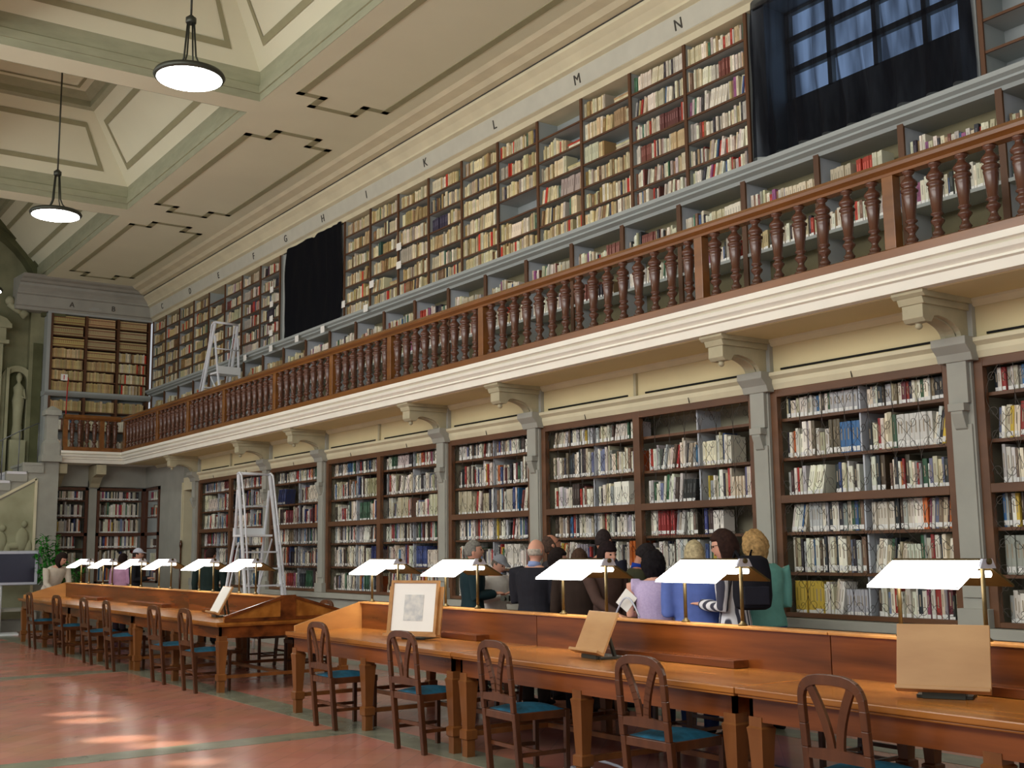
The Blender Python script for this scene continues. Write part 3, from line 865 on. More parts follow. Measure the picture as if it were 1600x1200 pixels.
def unit_book():
    k = MB()
    # covers and gently rounded spine, unit size: x width, y depth, z height; spine at y=0
    n = 4; sp = [(i / n, -.0 - .035 * math.sin(PI * i / n) + .035) for i in range(n + 1)]
    vs = [(x, y, 0) for x, y in sp] + [(x, y, 1) for x, y in sp]
    k.add(vs, [(i, i + 1, n + 2 + i, n + 1 + i) for i in range(n)], 0, True)
    t = .09
    k.box(0, t, .035, 1, 0, 1, 0); k.box(1 - t, 1, .035, 1, 0, 1, 0)
    k.box(t, 1 - t, .035, .05, 0, 1, 0)
    k.box(t, 1 - t, .05, .97, .018, .982, 1)
    # call-number label and title patch on the spine
    for z0, z1, mi in ((.05, .20, 2), (.42, .78, 3)):
        off = -.008
        q = [(.08 + .84 * i / n, off + .035 - .035 * math.sin(PI * (.08 + .84 * i / n))) for i in range(n + 1)] if mi == 2 else [(.38 + .24 * i / n, off + .035 - .035 * math.sin(PI * (.38 + .24 * i / n))) for i in range(n + 1)]
        vs = [(x, y, z0) for x, y in q] + [(x, y, z1) for x, y in q]
        k.add(vs, [(i, i + 1, n + 2 + i, n + 1 + i) for i in range(n)], mi, True)
    return k.build('book', [M['cover'], M['pages'], M['spine_label'], M['spine_title']], fixn=False)
proto_book = unit_book(); first = True
todo = []
for bi, si, rowl in SINGLE:
    fl = [b for part in rowl for b in part]
    fl.sort(key=lambda b: b['x'])
    for i, b in enumerate(fl):
        todo.append((bi, si, i + 1, len(fl), b))
# the case at the right edge first (only its left part is in the photo), then the next one from the right
vis0 = [t_ for t_ in todo if t_[0] == 0 and t_[4]['x'] < -4.62]
hid0 = [t_ for t_ in todo if t_[0] == 0 and t_[4]['x'] >= -4.62]
vis1 = sorted([t_ for t_ in todo if t_[0] == 1], key=lambda t_: -t_[4]['x'])
keep = vis0 + vis1[:max(0, 300 - len(vis0))]
rest = vis1[max(0, 300 - len(vis0)):]
kept_ids = {id(t_[4]) for t_ in keep}
for bi, si, i, n_, b in hid0 + rest:
    mass.book((b['x'], b['y'], b['z']), (1, 0, 0), (0, 1, 0), b['w'], b['d'], b['h'], b['t'], b['c'], True)
shelfw = {5: 'top', 4: 'second', 3: 'third', 2: 'fourth', 1: 'fifth', 0: 'bottom'}
for bi, si, i, n_, b in keep:
    o = proto_book if first else proto_book.copy()
    if not first: COL.objects.link(o)
    first = False
    # one mesh shared; the object's scale is the book's own size; lean about the spine axis
    o.rotation_euler = (0, b['t'], 0)
    o.location = (b['x'], b['y'], b['z'])
    o.scale = (b['w'], b['d'], b['h'])
    o.color = lin(*b['c'])
    size = 'leaning' if b['t'] else 'slim' if b['w'] < .026 else 'thick' if b['w'] > .038 else 'tall' if b['h'] > .25 else ''
    cw = colour_word(b['c'])
    art = (size + ' ' + cw).strip()
    place = ordinal(i) + ' from left' if i <= n_ / 2 or bi == 0 else ordinal(n_ - i + 1) + ' from right'
    lab = '%s book, %s on %s shelf of bookcase %s' % (art, place, shelfw[si], 'at right edge' if bi == 0 else 'behind nearest lamp')
    tag(o, lab, 'book', 'books in the two nearest bookcases')
mass.build('books', 'all the more distant books on the lower, gallery and end wall shelves')

# ------------------------------------------------------------------ BALUSTRADE
RY = 7.20
bal = empty('balustrade', 'long dark wooden balustrade with turned balusters along the gallery edge', 'balustrade')
q = MB(); q.extrude([(RY - .07, 3.612), (RY + .07, 3.612), (RY + .07, 3.68), (RY + .055, 3.69), (RY - .055, 3.69), (RY - .07, 3.68)], 'x', -24.66, X1)
q.build('base_rail', M['rail_wood'], bal)
q = MB(); q.extrude([(RY - .045, 4.255), (RY + .045, 4.255), (RY + .05, 4.275), (RY + .085, 4.30), (RY + .09, 4.325), (RY + .06, 4.36), (RY - .06, 4.36), (RY - .09, 4.325), (RY - .085, 4.30), (RY - .05, 4.275)], 'x', -24.66, X1)
q.build('handrail', M['rail_wood'], bal)
BPROF = [(.045, 0), (.045, .012), (.028, .022), (.036, .04), (.024, .062), (.018, .085), (.024, .10), (.038, .122), (.040, .135), (.030, .15), (.022, .165), (.036, .18), (.036, .188),
         (.028, .20), (.040, .36), (.044, .385), (.038, .395), (.050, .408), (.050, .42), (.040, .43), (.034, .44), (.048, .458), (.050, .475), (.036, .50), (.024, .515), (.020, .535), (.034, .55), (.040, .567)]
def baluster(x, y, parent, proto=[None]):
    if proto[0] is None:
        k = MB(); k.lathe([(r_ * 1.28, z_) for r_, z_ in BPROF], 12); proto[0] = k.build('baluster', M['baluster'])
        o = proto[0]
    else:
        o = proto[0].copy(); COL.objects.link(o)
    o.parent = parent; o.location = (x, y, 3.689); return o
POSTS = [-24.62, -22.45, -20.7, -18.9, -16.75, -14.75, -13.05, -10.88, -7.32, -5.28, -3.4]
for x in POSTS:
    q = MB(); q.box(x - .05, x + .05, RY - .045, RY + .045, 3.69, 4.255); q.build('newel_post', M['rail_wood'], bal, bevel=.004)
cnt = 0
for a, b in zip(POSTS[:-1], POSTS[1:]):
    n = round((b - a - .1) / .232)
    for i in range(n):
        baluster(a + .05 + (b - a - .1) * (i + .5) / n, RY, bal); cnt += 1
b2 = empty('balustrade', 'short wooden balustrade across the end wall beside the stone pillar', 'balustrade')
EX = -24.70
q = MB(); q.box(EX - .07, EX + .07, 5.95, RY - .08, 3.612, 3.69); q.build('base_rail', M['rail_wood'], b2)
q = MB(); q.extrude([(EX - .045, 4.255), (EX + .045, 4.255), (EX + .085, 4.30), (EX + .09, 4.325), (EX + .06, 4.36), (EX - .06, 4.36), (EX - .09, 4.325), (EX - .085, 4.30)], 'y', 5.95, RY - .1); q.build('handrail', M['rail_wood'], b2)
for y in (5.985, 6.72): 
    q = MB(); q.box(EX - .05, EX + .05, y - .045, y + .045, 3.69, 4.255); q.build('newel_post', M['rail_wood'], b2)
for y in (6.13, 6.28, 6.43, 6.58, 6.86, 7.0): baluster(EX, y, b2)

# ------------------------------------------------------------------ LOWER END WALL
q = MB()
q.box(XE - .5, XE - .4, 5.8, W + .6, 0, 3.4)
q.box(XE - .4, XE + .0, 5.8, W + .1, 2.92, 3.4)
q.box(XE - .4, XE + .04, 5.8, W, 0, .88)
struct(q.build('wall_end', M['pier']), 'shaded grey wall under the end of the gallery')
def end_case(y0, y1, label):
    t = empty('bookcase', label, 'bookcase')
    q = MB(); fx0, fx1 = XE - .03, XE + .03
    q.box(fx0, fx1, y0, y0 + .06, .885, 2.9); q.box(fx0, fx1, y1 - .06, y1, .885, 2.9)
    q.box(fx0, fx1, y0, y1, 2.84, 2.9); q.box(fx0, fx1, y0, y1, .885, .925); q.box(fx0, fx1, y0, y1, 1.875, 1.945)
    q.build('frame', M['baluster'], t)
    q = MB(); q.box(XE - .4, XE - .38, y0, y1, .885, 2.9); q.build('back_panel', M['case_in'], t)
    for z in LZ[1:]:
        q = MB(); q.box(XE - .38, XE + .02, y0 + .03, y1 - .03, z - .026, z); q.build('shelf', M['baluster'], t)
    return t
end_case(5.95, 6.68, 'dark bookcase on the end wall beside the staircase pillar')
end_case(6.86, 7.88, 'dark bookcase on the end wall nearest the inner corner')
m2 = Mass(); keepmass = mass; mass = m2
for y0, y1 in ((6.02, 6.61), (6.93, 7.81)):
    for z, zt in zip(LZ, LT):
        row_end(r, y0, y1, z, zt - z, PAL_LOW, .02, .045, .22, .33, XE - .05, 1 if r.random() < .7 else .8, True)
for z, zt in zip(LZ, LT):
    if z != LZ[3]: row(r, -25.25, -24.5, z, zt - z, PAL_LOW, .02, .04, .18, .27, W + .07, True)
EM = m2
t = empty('bookcase', 'narrow dark bookcase on the long wall between the inner corner and the doorway', 'bookcase')
q = MB(); q.box(-25.36, -25.28, W - .03, W + .03, .885, 2.9); q.box(-24.46, -24.40, W - .03, W + .03, .885, 2.9); q.box(-25.36, -24.4, W - .03, W + .03, 2.84, 2.9)
q.box(-25.36, -24.4, W - .03, W + .03, .885, .925); q.box(-25.36, -24.4, W - .03, W + .03, 1.875, 1.945); q.build('frame', M['baluster'], t)
q = MB(); q.box(-25.36, -24.4, W + .38, W + .4, .885, 2.9); q.build('back_panel', M['case_in'], t)
for z in LZ[1:]:
    q = MB(); q.box(-25.3, -24.45, W + .03, W + .38, z - .026, z); q.build('shelf', M['baluster'], t)
EM_o = EM.build('books', 'books on the dark shelves in the far corner under the gallery')
# merge the two masses into one object
oth = [o for o in COL.objects if o.name.startswith('books') and o is not EM_o][0]
bmx = bmesh.new(); bmx.from_mesh(oth.data); bmx.from_mesh(EM_o.data); bmx.to_mesh(oth.data); bmx.free()
bpy.data.objects.remove(EM_o)
q = MB(); q.box(XE - .06, XE + .05, 6.69, 6.85, .88, 3.37); q.box(XE - .04, XE + .08, 6.67, 6.87, 2.88, 3.04)
tag(q.build('pilaster', M['pier']), 'shaded stone pilaster between the two end wall bookcases', 'pilaster')
q = MB(); q.box(-24.38, -22.95, W, W + .6, 0, 3.4); q.box(-25.4, -24.38, W - .02, W + .4, 0, .88); q.box(-25.4, -24.38, W, W + .4, 2.92, 3.4)
q.box(-24.38, -22.95, W - .02, W, 0, .12)
struct(q.build('wall_right', M['pier']), 'plain plastered wall beside the dark doorway')
q = MB(); q.box(-22.95, -22.2, W + .4, W + .45, 0, 3.0); struct(q.build('door_1', M['black']), 'dark doorway slit')
q = MB(); q.box(-22.95, -22.2, W, W + .5, 2.75, 3.0); q.box(-22.95, -22.92, W + .0, W + .4, 0, 2.75); q.box(-22.97, -22.93, W - .03, W + .01, 0, 2.9)
struct(q.build('trim_8', M['stone']), 'stone surround of the dark doorway')
q = MB(); q.tube([(-22.9, W - .04, .1), (-22.9, W - .04, 1.75)], .018, 8); q.lathe([(.02, 1.6), (.03, 1.65), (.03, 1.7), (.01, 1.74)], 8, (-22.9, W - .04, 0))
tag(q.build('pole', M['chair_wood']), 'reddish wooden pole standing by the dark doorway', 'pole')

# ------------------------------------------------------------------ FAR LEFT: staircase, pillar, end architecture
q = MB()
q.box(-27.0, -26.7, -4, 5.95, 0, 9.2)
q.box(-26.7, -26.5, 5.6, 5.90, 0, 6.8)
struct(q.build('wall_end', M['end_stone']), 'olive stone end wall')
q = MB()
# pilaster order left of the niche
q.box(-26.7, -26.3, 3.6, 5.02, 3.2, 6.0); q.box(-26.7, -26.22, 3.5, 5.12, 6.0, 6.08); q.box(-26.7, -26.26, 3.6, 5.06, 6.08, 6.34); q.box(-26.7, -26.2, 3.5, 5.16, 6.34, 6.44)
q.extrude([(3.5, 6.44), (5.16, 6.44), (5.05, 6.56), (4.4, 6.75), (3.5, 6.75)], 'x', -26.65, -26.25)
q.box(-26.32, -26.28, 3.7, 4.93, 6.12, 6.30)
q.box(-26.7, -26.25, 3.6, 5.06, 3.2, 3.5)
q.box(-26.7, -26.4, 5.14, 5.2, 3.2, 5.5)
q.build('x', M['end_light'])
bpy.context.view_layer.update()
o = [o for o in COL.objects if o.name == 'x'][0]; o.name = 'column'; tag(o, 'pale stone pilaster with cornice at the left edge of the photo', 'pilaster')
# arched niche
q = MB(); n = 14; yc, zc, R_ = 5.38, 5.25, .25
outer = [(yc - R_ - .08, 3.2)] + [(yc - (R_ + .08) * math.cos(PI * i / n), zc + (R_ + .08) * math.sin(PI * i / n)) for i in range(n + 1)] + [(yc + R_ + .08, 3.2)]
inner = [(yc - R_ + .05, 3.2)] + [(yc - (R_ - .05) * math.cos(PI * i / n), zc + (R_ - .05) * math.sin(PI * i / n)) for i in range(n + 1)] + [(yc + R_ - .05, 3.2)]
for i in range(len(outer) - 1):
    a0, a1, b0, b1 = outer[i], outer[i + 1], inner[i], inner[i + 1]
    q.hexa([(-26.7, *a0), (-26.7, *a1), (-26.7, *b1), (-26.7, *b0), (-26.52, *a0), (-26.52, *a1), (-26.52, *b1), (-26.52, *b0)])
nich = q.build('niche', M['end_light']); tag(nich, 'arched stone niche holding a pale statue beside the end shelves', 'niche')
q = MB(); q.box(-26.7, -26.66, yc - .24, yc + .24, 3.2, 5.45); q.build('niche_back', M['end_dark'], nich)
q = MB()
q.lathe([(.16, 0), (.17, .1), (.13, .4), (.15, .8), (.18, 1.05), (.14, 1.25), (.16, 1.4), (.05, 1.52), (.05, 1.56), (.085, 1.62), (.09, 1.70), (.05, 1.78), (.01, 1.80)], 14, (0, 0, 0))
q.tube([(.05, .13, 1.35), (.12, .16, 1.1), (.15, .06, 1.15)], [.05, .04, .03], 8)
o = q.build('statue', M['end_light'], loc=(-26.52, 5.42, 3.95)); o.scale = (.8, .7, .82); tag(o, 'pale draped statue standing in the arched niche', 'statue')
q = MB(); q.box(-26.66, -26.38, 5.26, 5.58, 3.2, 3.95); q.build('pedestal', M['end_light'], nich)
q = MB(); q.box(-26.5, -26.46, 5.68, 5.86, 3.2, 6.1); struct(q.build('trim_11', M['end_dark']), 'flat dark strip beside the end shelves')  # flat dark strip laid on the wall face, nothing is cut in
# lunette with big arch band above
q = MB(); n = 24; yc, zc = 3.8, 6.7
for i in range(n):
    a0, a1 = PI * i / n, PI * (i + 1) / n
    for r0, r1, xx in ((2.12, 2.46, -26.2), (2.0, 2.12, -26.32)):
        P = lambda rr, a: (yc + rr * math.cos(a), zc + rr * math.sin(a))
        p0, p1, p2, p3 = P(r0, a0), P(r1, a0), P(r1, a1), P(r0, a1)
        q.hexa([(-26.7, *p0), (-26.7, *p1), (-26.7, *p2), (-26.7, *p3), (xx, *p0), (xx, *p1), (xx, *p2), (xx, *p3)])
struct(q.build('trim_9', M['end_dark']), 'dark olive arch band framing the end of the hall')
q = MB(); q.lathe([(.02, -.1), (.09, -.04), (.10, .03), (.06, .1), (.01, .12)], 12, (-26.35, 5.12, 6.95)); q.tube([(-26.35, 5.1, 6.9), (-26.35, 5.3, 6.75), (-26.4, 5.45, 6.7)], [.07, .06, .03], 8)
q.lathe([(.02, -.12), (.12, 0), (.02, .12)], 12, (-26.4, 5.42, 6.72))
tag(q.build('sculpture', M['end_light']), 'small reclining stone figure above the pilaster at the left edge', 'sculpture')

# stair pillar
SX = -24.72
q = MB()
yc = 5.72
q.box(SX - .19, SX + .16, yc - .2, yc + .2, 3.37, 3.50)
q.hexa([(SX - .15, yc - .16, 3.50), (SX + .12, yc - .16, 3.50), (SX + .12, yc + .16, 3.50), (SX - .15, yc + .16, 3.50), (SX - .15, yc - .16, 3.74), (SX + .12, yc - .16, 3.74), (SX + .12, yc + .16, 3.74), (SX - .15, yc + .16, 3.74)])
q.hexa([(SX - .15, yc - .16, 3.74), (SX + .12, yc - .16, 3.74), (SX + .12, yc + .16, 3.74), (SX - .15, yc + .16, 3.74), (SX - .12, yc - .11, 3.82), (SX + .09, yc - .11, 3.82), (SX + .09, yc + .11, 3.82), (SX - .12, yc + .11, 3.82)])
q.box(SX - .12, SX + .09, yc - .11, yc + .11, 3.82, 4.32)
q.box(SX - .17, SX + .14, yc - .16, yc + .16, 4.32, 4.42)
q.hexa([(SX - .17, yc - .16, 4.42), (SX + .14, yc - .16, 4.42), (SX + .14, yc + .16, 4.42), (SX - .17, yc + .16, 4.42), (SX - .03, yc - .02, 4.52), (SX + .0, yc - .02, 4.52), (SX + .0, yc + .02, 4.52), (SX - .03, yc + .02, 4.52)])
tag(q.build('pillar', M['pier'], bevel=.004), 'stone pillar ending the wooden balustrade at the head of the stairs', 'pillar')
st = empty('staircase', 'stone staircase with white marble treads rising to the gallery at the left', 'staircase')
q = MB()
# side wall under the flight
q.extrude([(5.9, 0), (5.9, 3.37), (5.55, 3.37), (3.2, 1.95), (3.2, 0)], 'x', SX - .3, SX)
q.build('side_wall', M['pier'], st)
for i in range(8):
    y = 5.56 - .31 * i; z = 3.34 - .185 * i
    q = MB(); q.box(SX - 1.2, SX + .05, y - .35, y + .02, z - .05, z, 0); q.box(SX - 1.15, SX + .02, y - .31, y + .0, z - .19, z - .05, 0)
    q.build('step', M['marble'] if i else M['pier'], st)
    q = MB(); q.box(SX - .1, SX + .04, y - .36, y + .04, z - .20, z + .006); q.build('step_end', M['pier'], st)
q = MB(); q.extrude([(5.45, .25), (5.45, 2.95), (3.4, 1.75), (3.4, .25)], 'x', SX, SX + .012)
rf = q.build('relief_panel', M['end_light'], st)
q = MB()
for a, b in (((5.47, .2), (5.47, 3.02)), ((5.47, 3.02), (3.4, 1.82))):
    q.bar((SX + .01, *a), (SX + .01, *b), .05, .05)
q.build('panel_frame', M['stone'], st)
def blob(mb, c, rx, ry, rz, n=10, m_=7, mi=0):
    base = len(mb.v)
    for j in range(m_ + 1):
        ph = PI * j / m_
        for i in range(n):
            a = 2 * PI * i / n
            mb.v.append((c[0] + rx * math.sin(ph) * math.cos(a), c[1] + ry * math.sin(ph) * math.sin(a), c[2] + rz * math.cos(ph)))
    for j in range(m_):
        for i in range(n):
            i2 = (i + 1) % n
            mb.f.append((base + j * n + i, base + j * n + i2, base + (j + 1) * n + i2, base + (j + 1) * n + i)); mb.m.append(mi); mb.sm.append(True)
q = MB()
rr_ = random.Random(3)
for cy, cz, s_ in ((4.85, 1.75, 1), (5.25, 1.8, 1.1), (4.4, 1.5, .9)):
    blob(q, (SX + .02, cy, cz), .05, .12 * s_, .22 * s_); blob(q, (SX + .03, cy + .03, cz + .28 * s_), .05, .06, .07)
    blob(q, (SX + .02, cy - .14, cz - .12), .04, .16, .07); blob(q, (SX + .02, cy + .12, cz - .2), .04, .08, .2)
q.build('carved_figures', M['end_light'], st)
q = MB()
pts = []
for i, px_ in enumerate((5.48, 5.12, 4.81, 4.50, 4.19)):
    z = 3.34 - .185 * (0 if i == 0 else i + .0) * 1.0 - (.19 if i else 0) * 0
    z = 3.34 - .185 * round((5.56 - px_) / .31)
    q.tube([(SX - .02, px_, z), (SX - .02, px_, z + .80)], .010, 6)
    pts.append((SX - .02, px_, z + .82))
q.tube(pts + [(SX - .02, 3.3, 3.34 - .185 * 7.3 + .8)], .012, 6)
q.build('stair_rail', M['glass_line'], st)

# plant
pl = empty('potted_plant', 'leafy green potted plant between the screen and the end of the desks', 'plant', (-23.45, 5.66, 0))
q = MB(); q.lathe([(.14, 0), (.2, .35), (.21, .4), (.18, .4), (.17, .36)], 16); q.build('pot', M['pot'], pl)
q = MB()
rl = random.Random(5); lv = MB()
for k in range(34):
    a = rl.uniform(0, 2 * PI); h_ = rl.uniform(.8, 1.9); sp = rl.uniform(.05, .50)
    top = Vector((sp * math.cos(a), sp * math.sin(a), h_)); mid = Vector((top.x * .3, top.y * .3, h_ * .55))
    q.tube([(0, 0, .36), mid, top], .008, 5)
    for j in range(26):
        t_ = rl.uniform(.35, 1.0); p = mid.lerp(top, t_) if t_ > .4 else Vector((0, 0, .4)).lerp(mid, t_ * 2)
        d_ = Vector((rl.uniform(-1, 1), rl.uniform(-1, 1), rl.uniform(-.5, .6))).normalized(); L = rl.uniform(.08, .16); wv = d_.cross(Vector((0, 0, 1))).normalized() * L * .28
        m_ = p + d_ * L * .5 + Vector((0, 0, .015)); e_ = p + d_ * L - Vector((0, 0, .02))
        lv.add([p, m_ + wv, e_, m_ - wv, m_ + Vector((0, 0, -.012))], [(0, 1, 4), (1, 2, 4), (2, 3, 4), (3, 0, 4)])
q.build('stem', M['leaf'], pl); o = lv.build('foliage', M['leaf'], pl, fixn=False)

# flat screen on a pole stand
tv = empty('screen_stand', 'flat screen in a pale frame on a white pole at the left edge', 'screen', (-23.9, 4.72, 0), math.radians(-8))
q = MB(); q.box(-.03, .03, -.66, .66, .93, 1.57); q.build('housing', M['silver'], tv, bevel=.01)
q = MB(); q.box(.03, .034, -.60, .60, .98, 1.52); q.build('display', M['screen'], tv)
q = MB(); q.box(-.10, -.03, -.62, .72, .92, 1.58); q.build('back_cover', M['grey_paint'], tv)
q = MB(); q.tube([(-.05, 0, .03), (-.05, 0, .95)], .05, 16); q.build('pole', M['alu_white'], tv)
q = MB(); q.box(-.3, .3, -.35, .35, 0, .03); q.build('base', M['alu_white'], tv)
q = MB(); q.box(-24.55, -24.05, 4.6, 5.5, .42, .48); q.box(-24.5, -24.1, 4.65, 4.72, 0, .42); q.box(-24.5, -24.1, 5.38, 5.45, 0, .42)
tag(q.build('bench', M['pier']), 'low grey bench behind the white screen pole', 'bench')

# ------------------------------------------------------------------ PENDANT LAMPS
def pendant():
    t = empty('pendant_lamp', 'x', 'lamp')
    q = MB(); q.lathe([(.30, .0), (.345, .005), (.36, .03), (.345, .06), (.25, .085), (.09, .10), (.02, .105)], 40); sh_ = q.build('shade', M['dark_metal'], t)
    q = MB(); q.lathe([(.02, -.035), (.18, -.03), (.28, -.015), (.325, -.002), (.325, .003), (.02, .003)], 40); q.build('diffuser', M['disc_glow'], sh_)
    q = MB()
    for k in range(4):
        a = PI / 4 + PI / 2 * k; c_, s_ = math.cos(a), math.sin(a)
        q.tube([(.17 * c_, .17 * s_, .09), (.10 * c_, .10 * s_, .16), (.065 * c_, .065 * s_, .24), (.035 * c_, .035 * s_, .62)], .010, 6)
    q.build('stem_rods', M['dark_metal'], t)
    q = MB(); q.lathe([(.045, .60), (.055, .61), (.055, .66), (.04, .67), (.02, .69)], 12); q.build('collar', M['dark_metal'], t)
    q = MB(); q.tube([(0, 0, .68), (0, 0, 2.61)], .012, 8); q.build('rod', M['dark_metal'], t)
    q = MB(); q.lathe([(.02, 2.50), (.07, 2.56), (.07, 2.60)], 14); q.build('ceiling_rose', M['dark_metal'], t)
    return t
pp = pendant()
PL = [((-11.1, 3.76, 6.30), 'round white pendant lamp, the largest and nearest, hanging on a rod from the ceiling'),
      ((-17.0, 3.86, 6.34), 'round white pendant lamp on a long thin rod below the far coffer'),
      ((-22.7, 3.92, 6.34), 'round pendant lamp cut off by the left edge of the photo')]
for i, (l, lab) in enumerate(PL):
    o = pp if i == 0 else copy_tree(pp)
    o.location = l; tag(o, lab, 'lamp', 'round pendant lamps')

# ------------------------------------------------------------------ DESKS
DY0, DY1, DC = 4.62, 6.28, 5.45
def desk(x0, x1, label, gable=None):
    t = empty('reading_table', label, 'table', ((x0 + x1) / 2, DC, 0))
    L = (x1 - x0) / 2 - .004; h = (DY1 - DY0) / 2
    q = MB(); q.box(-L, L, -h, h, .715, .75); q.box(-L + .01, L - .01, -h + .012, h - .012, .70, .715); q.build('tabletop', M['desk'], t, bevel=.006)
    q = MB()
    q.box(-L + .05, L - .05, -h + .06, -h + .085, .575, .70); q.box(-L + .05, L - .05, h - .085, h - .06, .575, .70)
    q.box(-L + .05, -L + .075, -h + .06, h - .06, .575, .70); q.box(L - .075, L - .05, -h + .06, h - .06, .575, .70); q.build('apron', M['desk_dark'], t)
    for sx in (-1, 0, 1):
        for sy in (-1, 1):
            cx_, cy_ = sx * (L - .09), sy * (h - .10)
            k = MB()
            for (r0, z0), (r1, z1) in zip([(.034, .0), (.034, .12), (.048, .13), (.048, .19), (.034, .20), (.05, .50), (.055, .54), (.045, .55)], [(.034, .12), (.048, .13), (.048, .19), (.034, .20), (.05, .50), (.055, .54), (.045, .55), (.045, .60)]):
                k.hexa([(cx_ - r0, cy_ - r0, z0), (cx_ + r0, cy_ - r0, z0), (cx_ + r0, cy_ + r0, z0), (cx_ - r0, cy_ + r0, z0), (cx_ - r1, cy_ - r1, z1), (cx_ + r1, cy_ - r1, z1), (cx_ + r1, cy_ + r1, z1), (cx_ - r1, cy_ + r1, z1)])
            k.build('leg', M['leg_wood'], t)
    q = MB()
    for sx in (-1, 0, 1): q.box(sx * (L - .09) - .02, sx * (L - .09) + .02, -h + .12, h - .12, .145, .18)
    q.box(-L + .1, L - .1, -.02, .02, .145, .18); q.build('stretcher', M['leg_wood'], t)
    q = MB(); q.box(-L, L, -.03, .03, .75, .985, 0); pt_ = q.build('partition', M['desk_dark'], t)
    q = MB(); q.box(-L, L, -.055, .055, .985, 1.003); q.build('cap_rail', M['desk_light'], pt_, bevel=.004)
    q = MB(); q.box(-L * .45, L * .55, -.16, -.03, .752, .80); q.build('book_ledge', M['desk_dark'], t, bevel=.003)
    if gable:
        q = MB(); gx = gable * (L - .015)
        q.extrude([(-h + .09, .75), (h - .09, .75), (h - .09, .80), (.05, 1.0), (-.05, 1.0), (-h + .09, .80)], 'x', gx - .014, gx + .014, 0)
        eg = q.build('end_gable', M['desk_light'] if gable < 0 else M['desk'], t)
        if gable > 0:
            q = MB()
            q.box(gx + .01, gx + .03, -.09, .09, .75, 1.02); q.box(gx + .01, gx + .024, -.03, .03, .75, 1.02)
            q.bar((gx + .014, -h + .09, .80), (gx + .014, -.06, 1.0), .04, .03); q.bar((gx + .014, h - .09, .80), (gx + .014, .06, 1.0), .04, .03)
            q.box(gx + .01, gx + .026, -h + .09, h - .09, .75, .785)
            q.build('gable_frame', M['desk_dark'], eg)
    return t
desk(-10.45, -7.47, 'front row reading table with the framed picture, its far end to the left', -1)
desk(-7.47, -4.57, 'front row reading table with the small tilted wooden bookrest')
desk(-4.57, -1.6, 'front row reading table with the big bookrest, cut off at the right edge')
desk(-15.4, -12.25, 'second row reading table nearest the camera, with gabled end panel', 1)
desk(-18.6, -15.4, 'second row reading table in the middle of its row')
desk(-21.85, -18.6, 'second row reading table farthest away, beside the plant', -1)

# ------------------------------------------------------------------ DESK LAMPS
def desk_lamp(L=.56):
    t = empty('desk_lamp', 'x', 'lamp')
    hl = L / 2; zr = .40; ze = .27; dy = .245
    q = MB()
    q.hexa([(-hl, -dy, ze), (hl, -dy, ze), (hl, -.012, zr), (-hl, -.012, zr), (-hl, -dy, ze + .012), (hl, -dy, ze + .012), (hl, -.012, zr + .012), (-hl, -.012, zr + .012)])
    gs = q.build('glowing_shade', M['lamp_glow'], t)
    q = MB()
    q.hexa([(-hl, dy, ze), (hl, dy, ze), (hl, .012, zr), (-hl, .012, zr), (-hl, dy, ze + .01), (hl, dy, ze + .01), (hl, .012, zr + .01), (-hl, .012, zr + .01)])
    bs_ = q.build('brass_shade', M['dark_brass'], t)
    q = MB(); q.tube([(-hl, 0, zr + .006), (hl + .03, 0, zr + .006)], .016, 8); q.build('ridge_bar', M['brass'], t)
    for sx in (-1, 1):
        q = MB(); q.tube([(sx * .26, 0, 0), (sx * .26, 0, zr)], .012, 10); q.lathe([(.03, 0), (.03, .008), (.016, .02), (.012, .03)], 12, (sx * .26, 0, 0)); q.build('pole', M['brass'], t)
    for yy_ in (-.05, .05):
        q = MB(); q.tube([(-.2, yy_, zr - .06), (.27, yy_, zr - .06)], .018, 10); q.build('light_tube', M['bulb'], t)
    q = MB(); q.hexa([(hl + .0, -.07, zr - .03), (hl + .015, -.07, zr - .03), (hl + .015, .07, zr - .03), (hl + .0, .07, zr - .03), (hl + .0, -.04, zr + .02), (hl + .015, -.04, zr + .02), (hl + .015, .04, zr + .02), (hl + .0, .04, zr + .02)])
    q.build('end_cap', M['silver'], t)
    for sx in (-1, 1):
        for sy in (-1, 1):
            q = MB(); q.bar((sx * (hl - .005), sy * dy, ze + .005), (sx * (hl - .005), 0, zr + .005), .008, .012); q.build('brass_edge', M['brass'], gs if sy < 0 else bs_)
    return t
dl = desk_lamp()
DLX = [(-10.0, 'left of the framed picture'), (-8.62, 'in front of the woman in the grey cap'), (-6.90, 'in front of the woman with a dark fringe'), (-5.55, 'in front of the blonde woman in blue'), (-3.84, 'at the right, the largest of the glowing desk lamps'),
       (-13.45, 'in front of the floor ladder'), (-14.85, 'left of the floor ladder on the second desk row'), (-16.5, 'fourth from the far end of the second desk row'), (-17.85, 'beside the visitor in pink'), (-19.35, 'second from the far end of the second desk row'), (-20.7, 'next to the woman leaning in a cream jacket')]
for i, (x, lab) in enumerate(DLX):
    o = dl if i == 0 else copy_tree(dl)
    o.location = (x, DC, 1.003); tag(o, 'two-poled brass desk lamp ' + lab, 'lamp', 'desk lamps along the partitions')

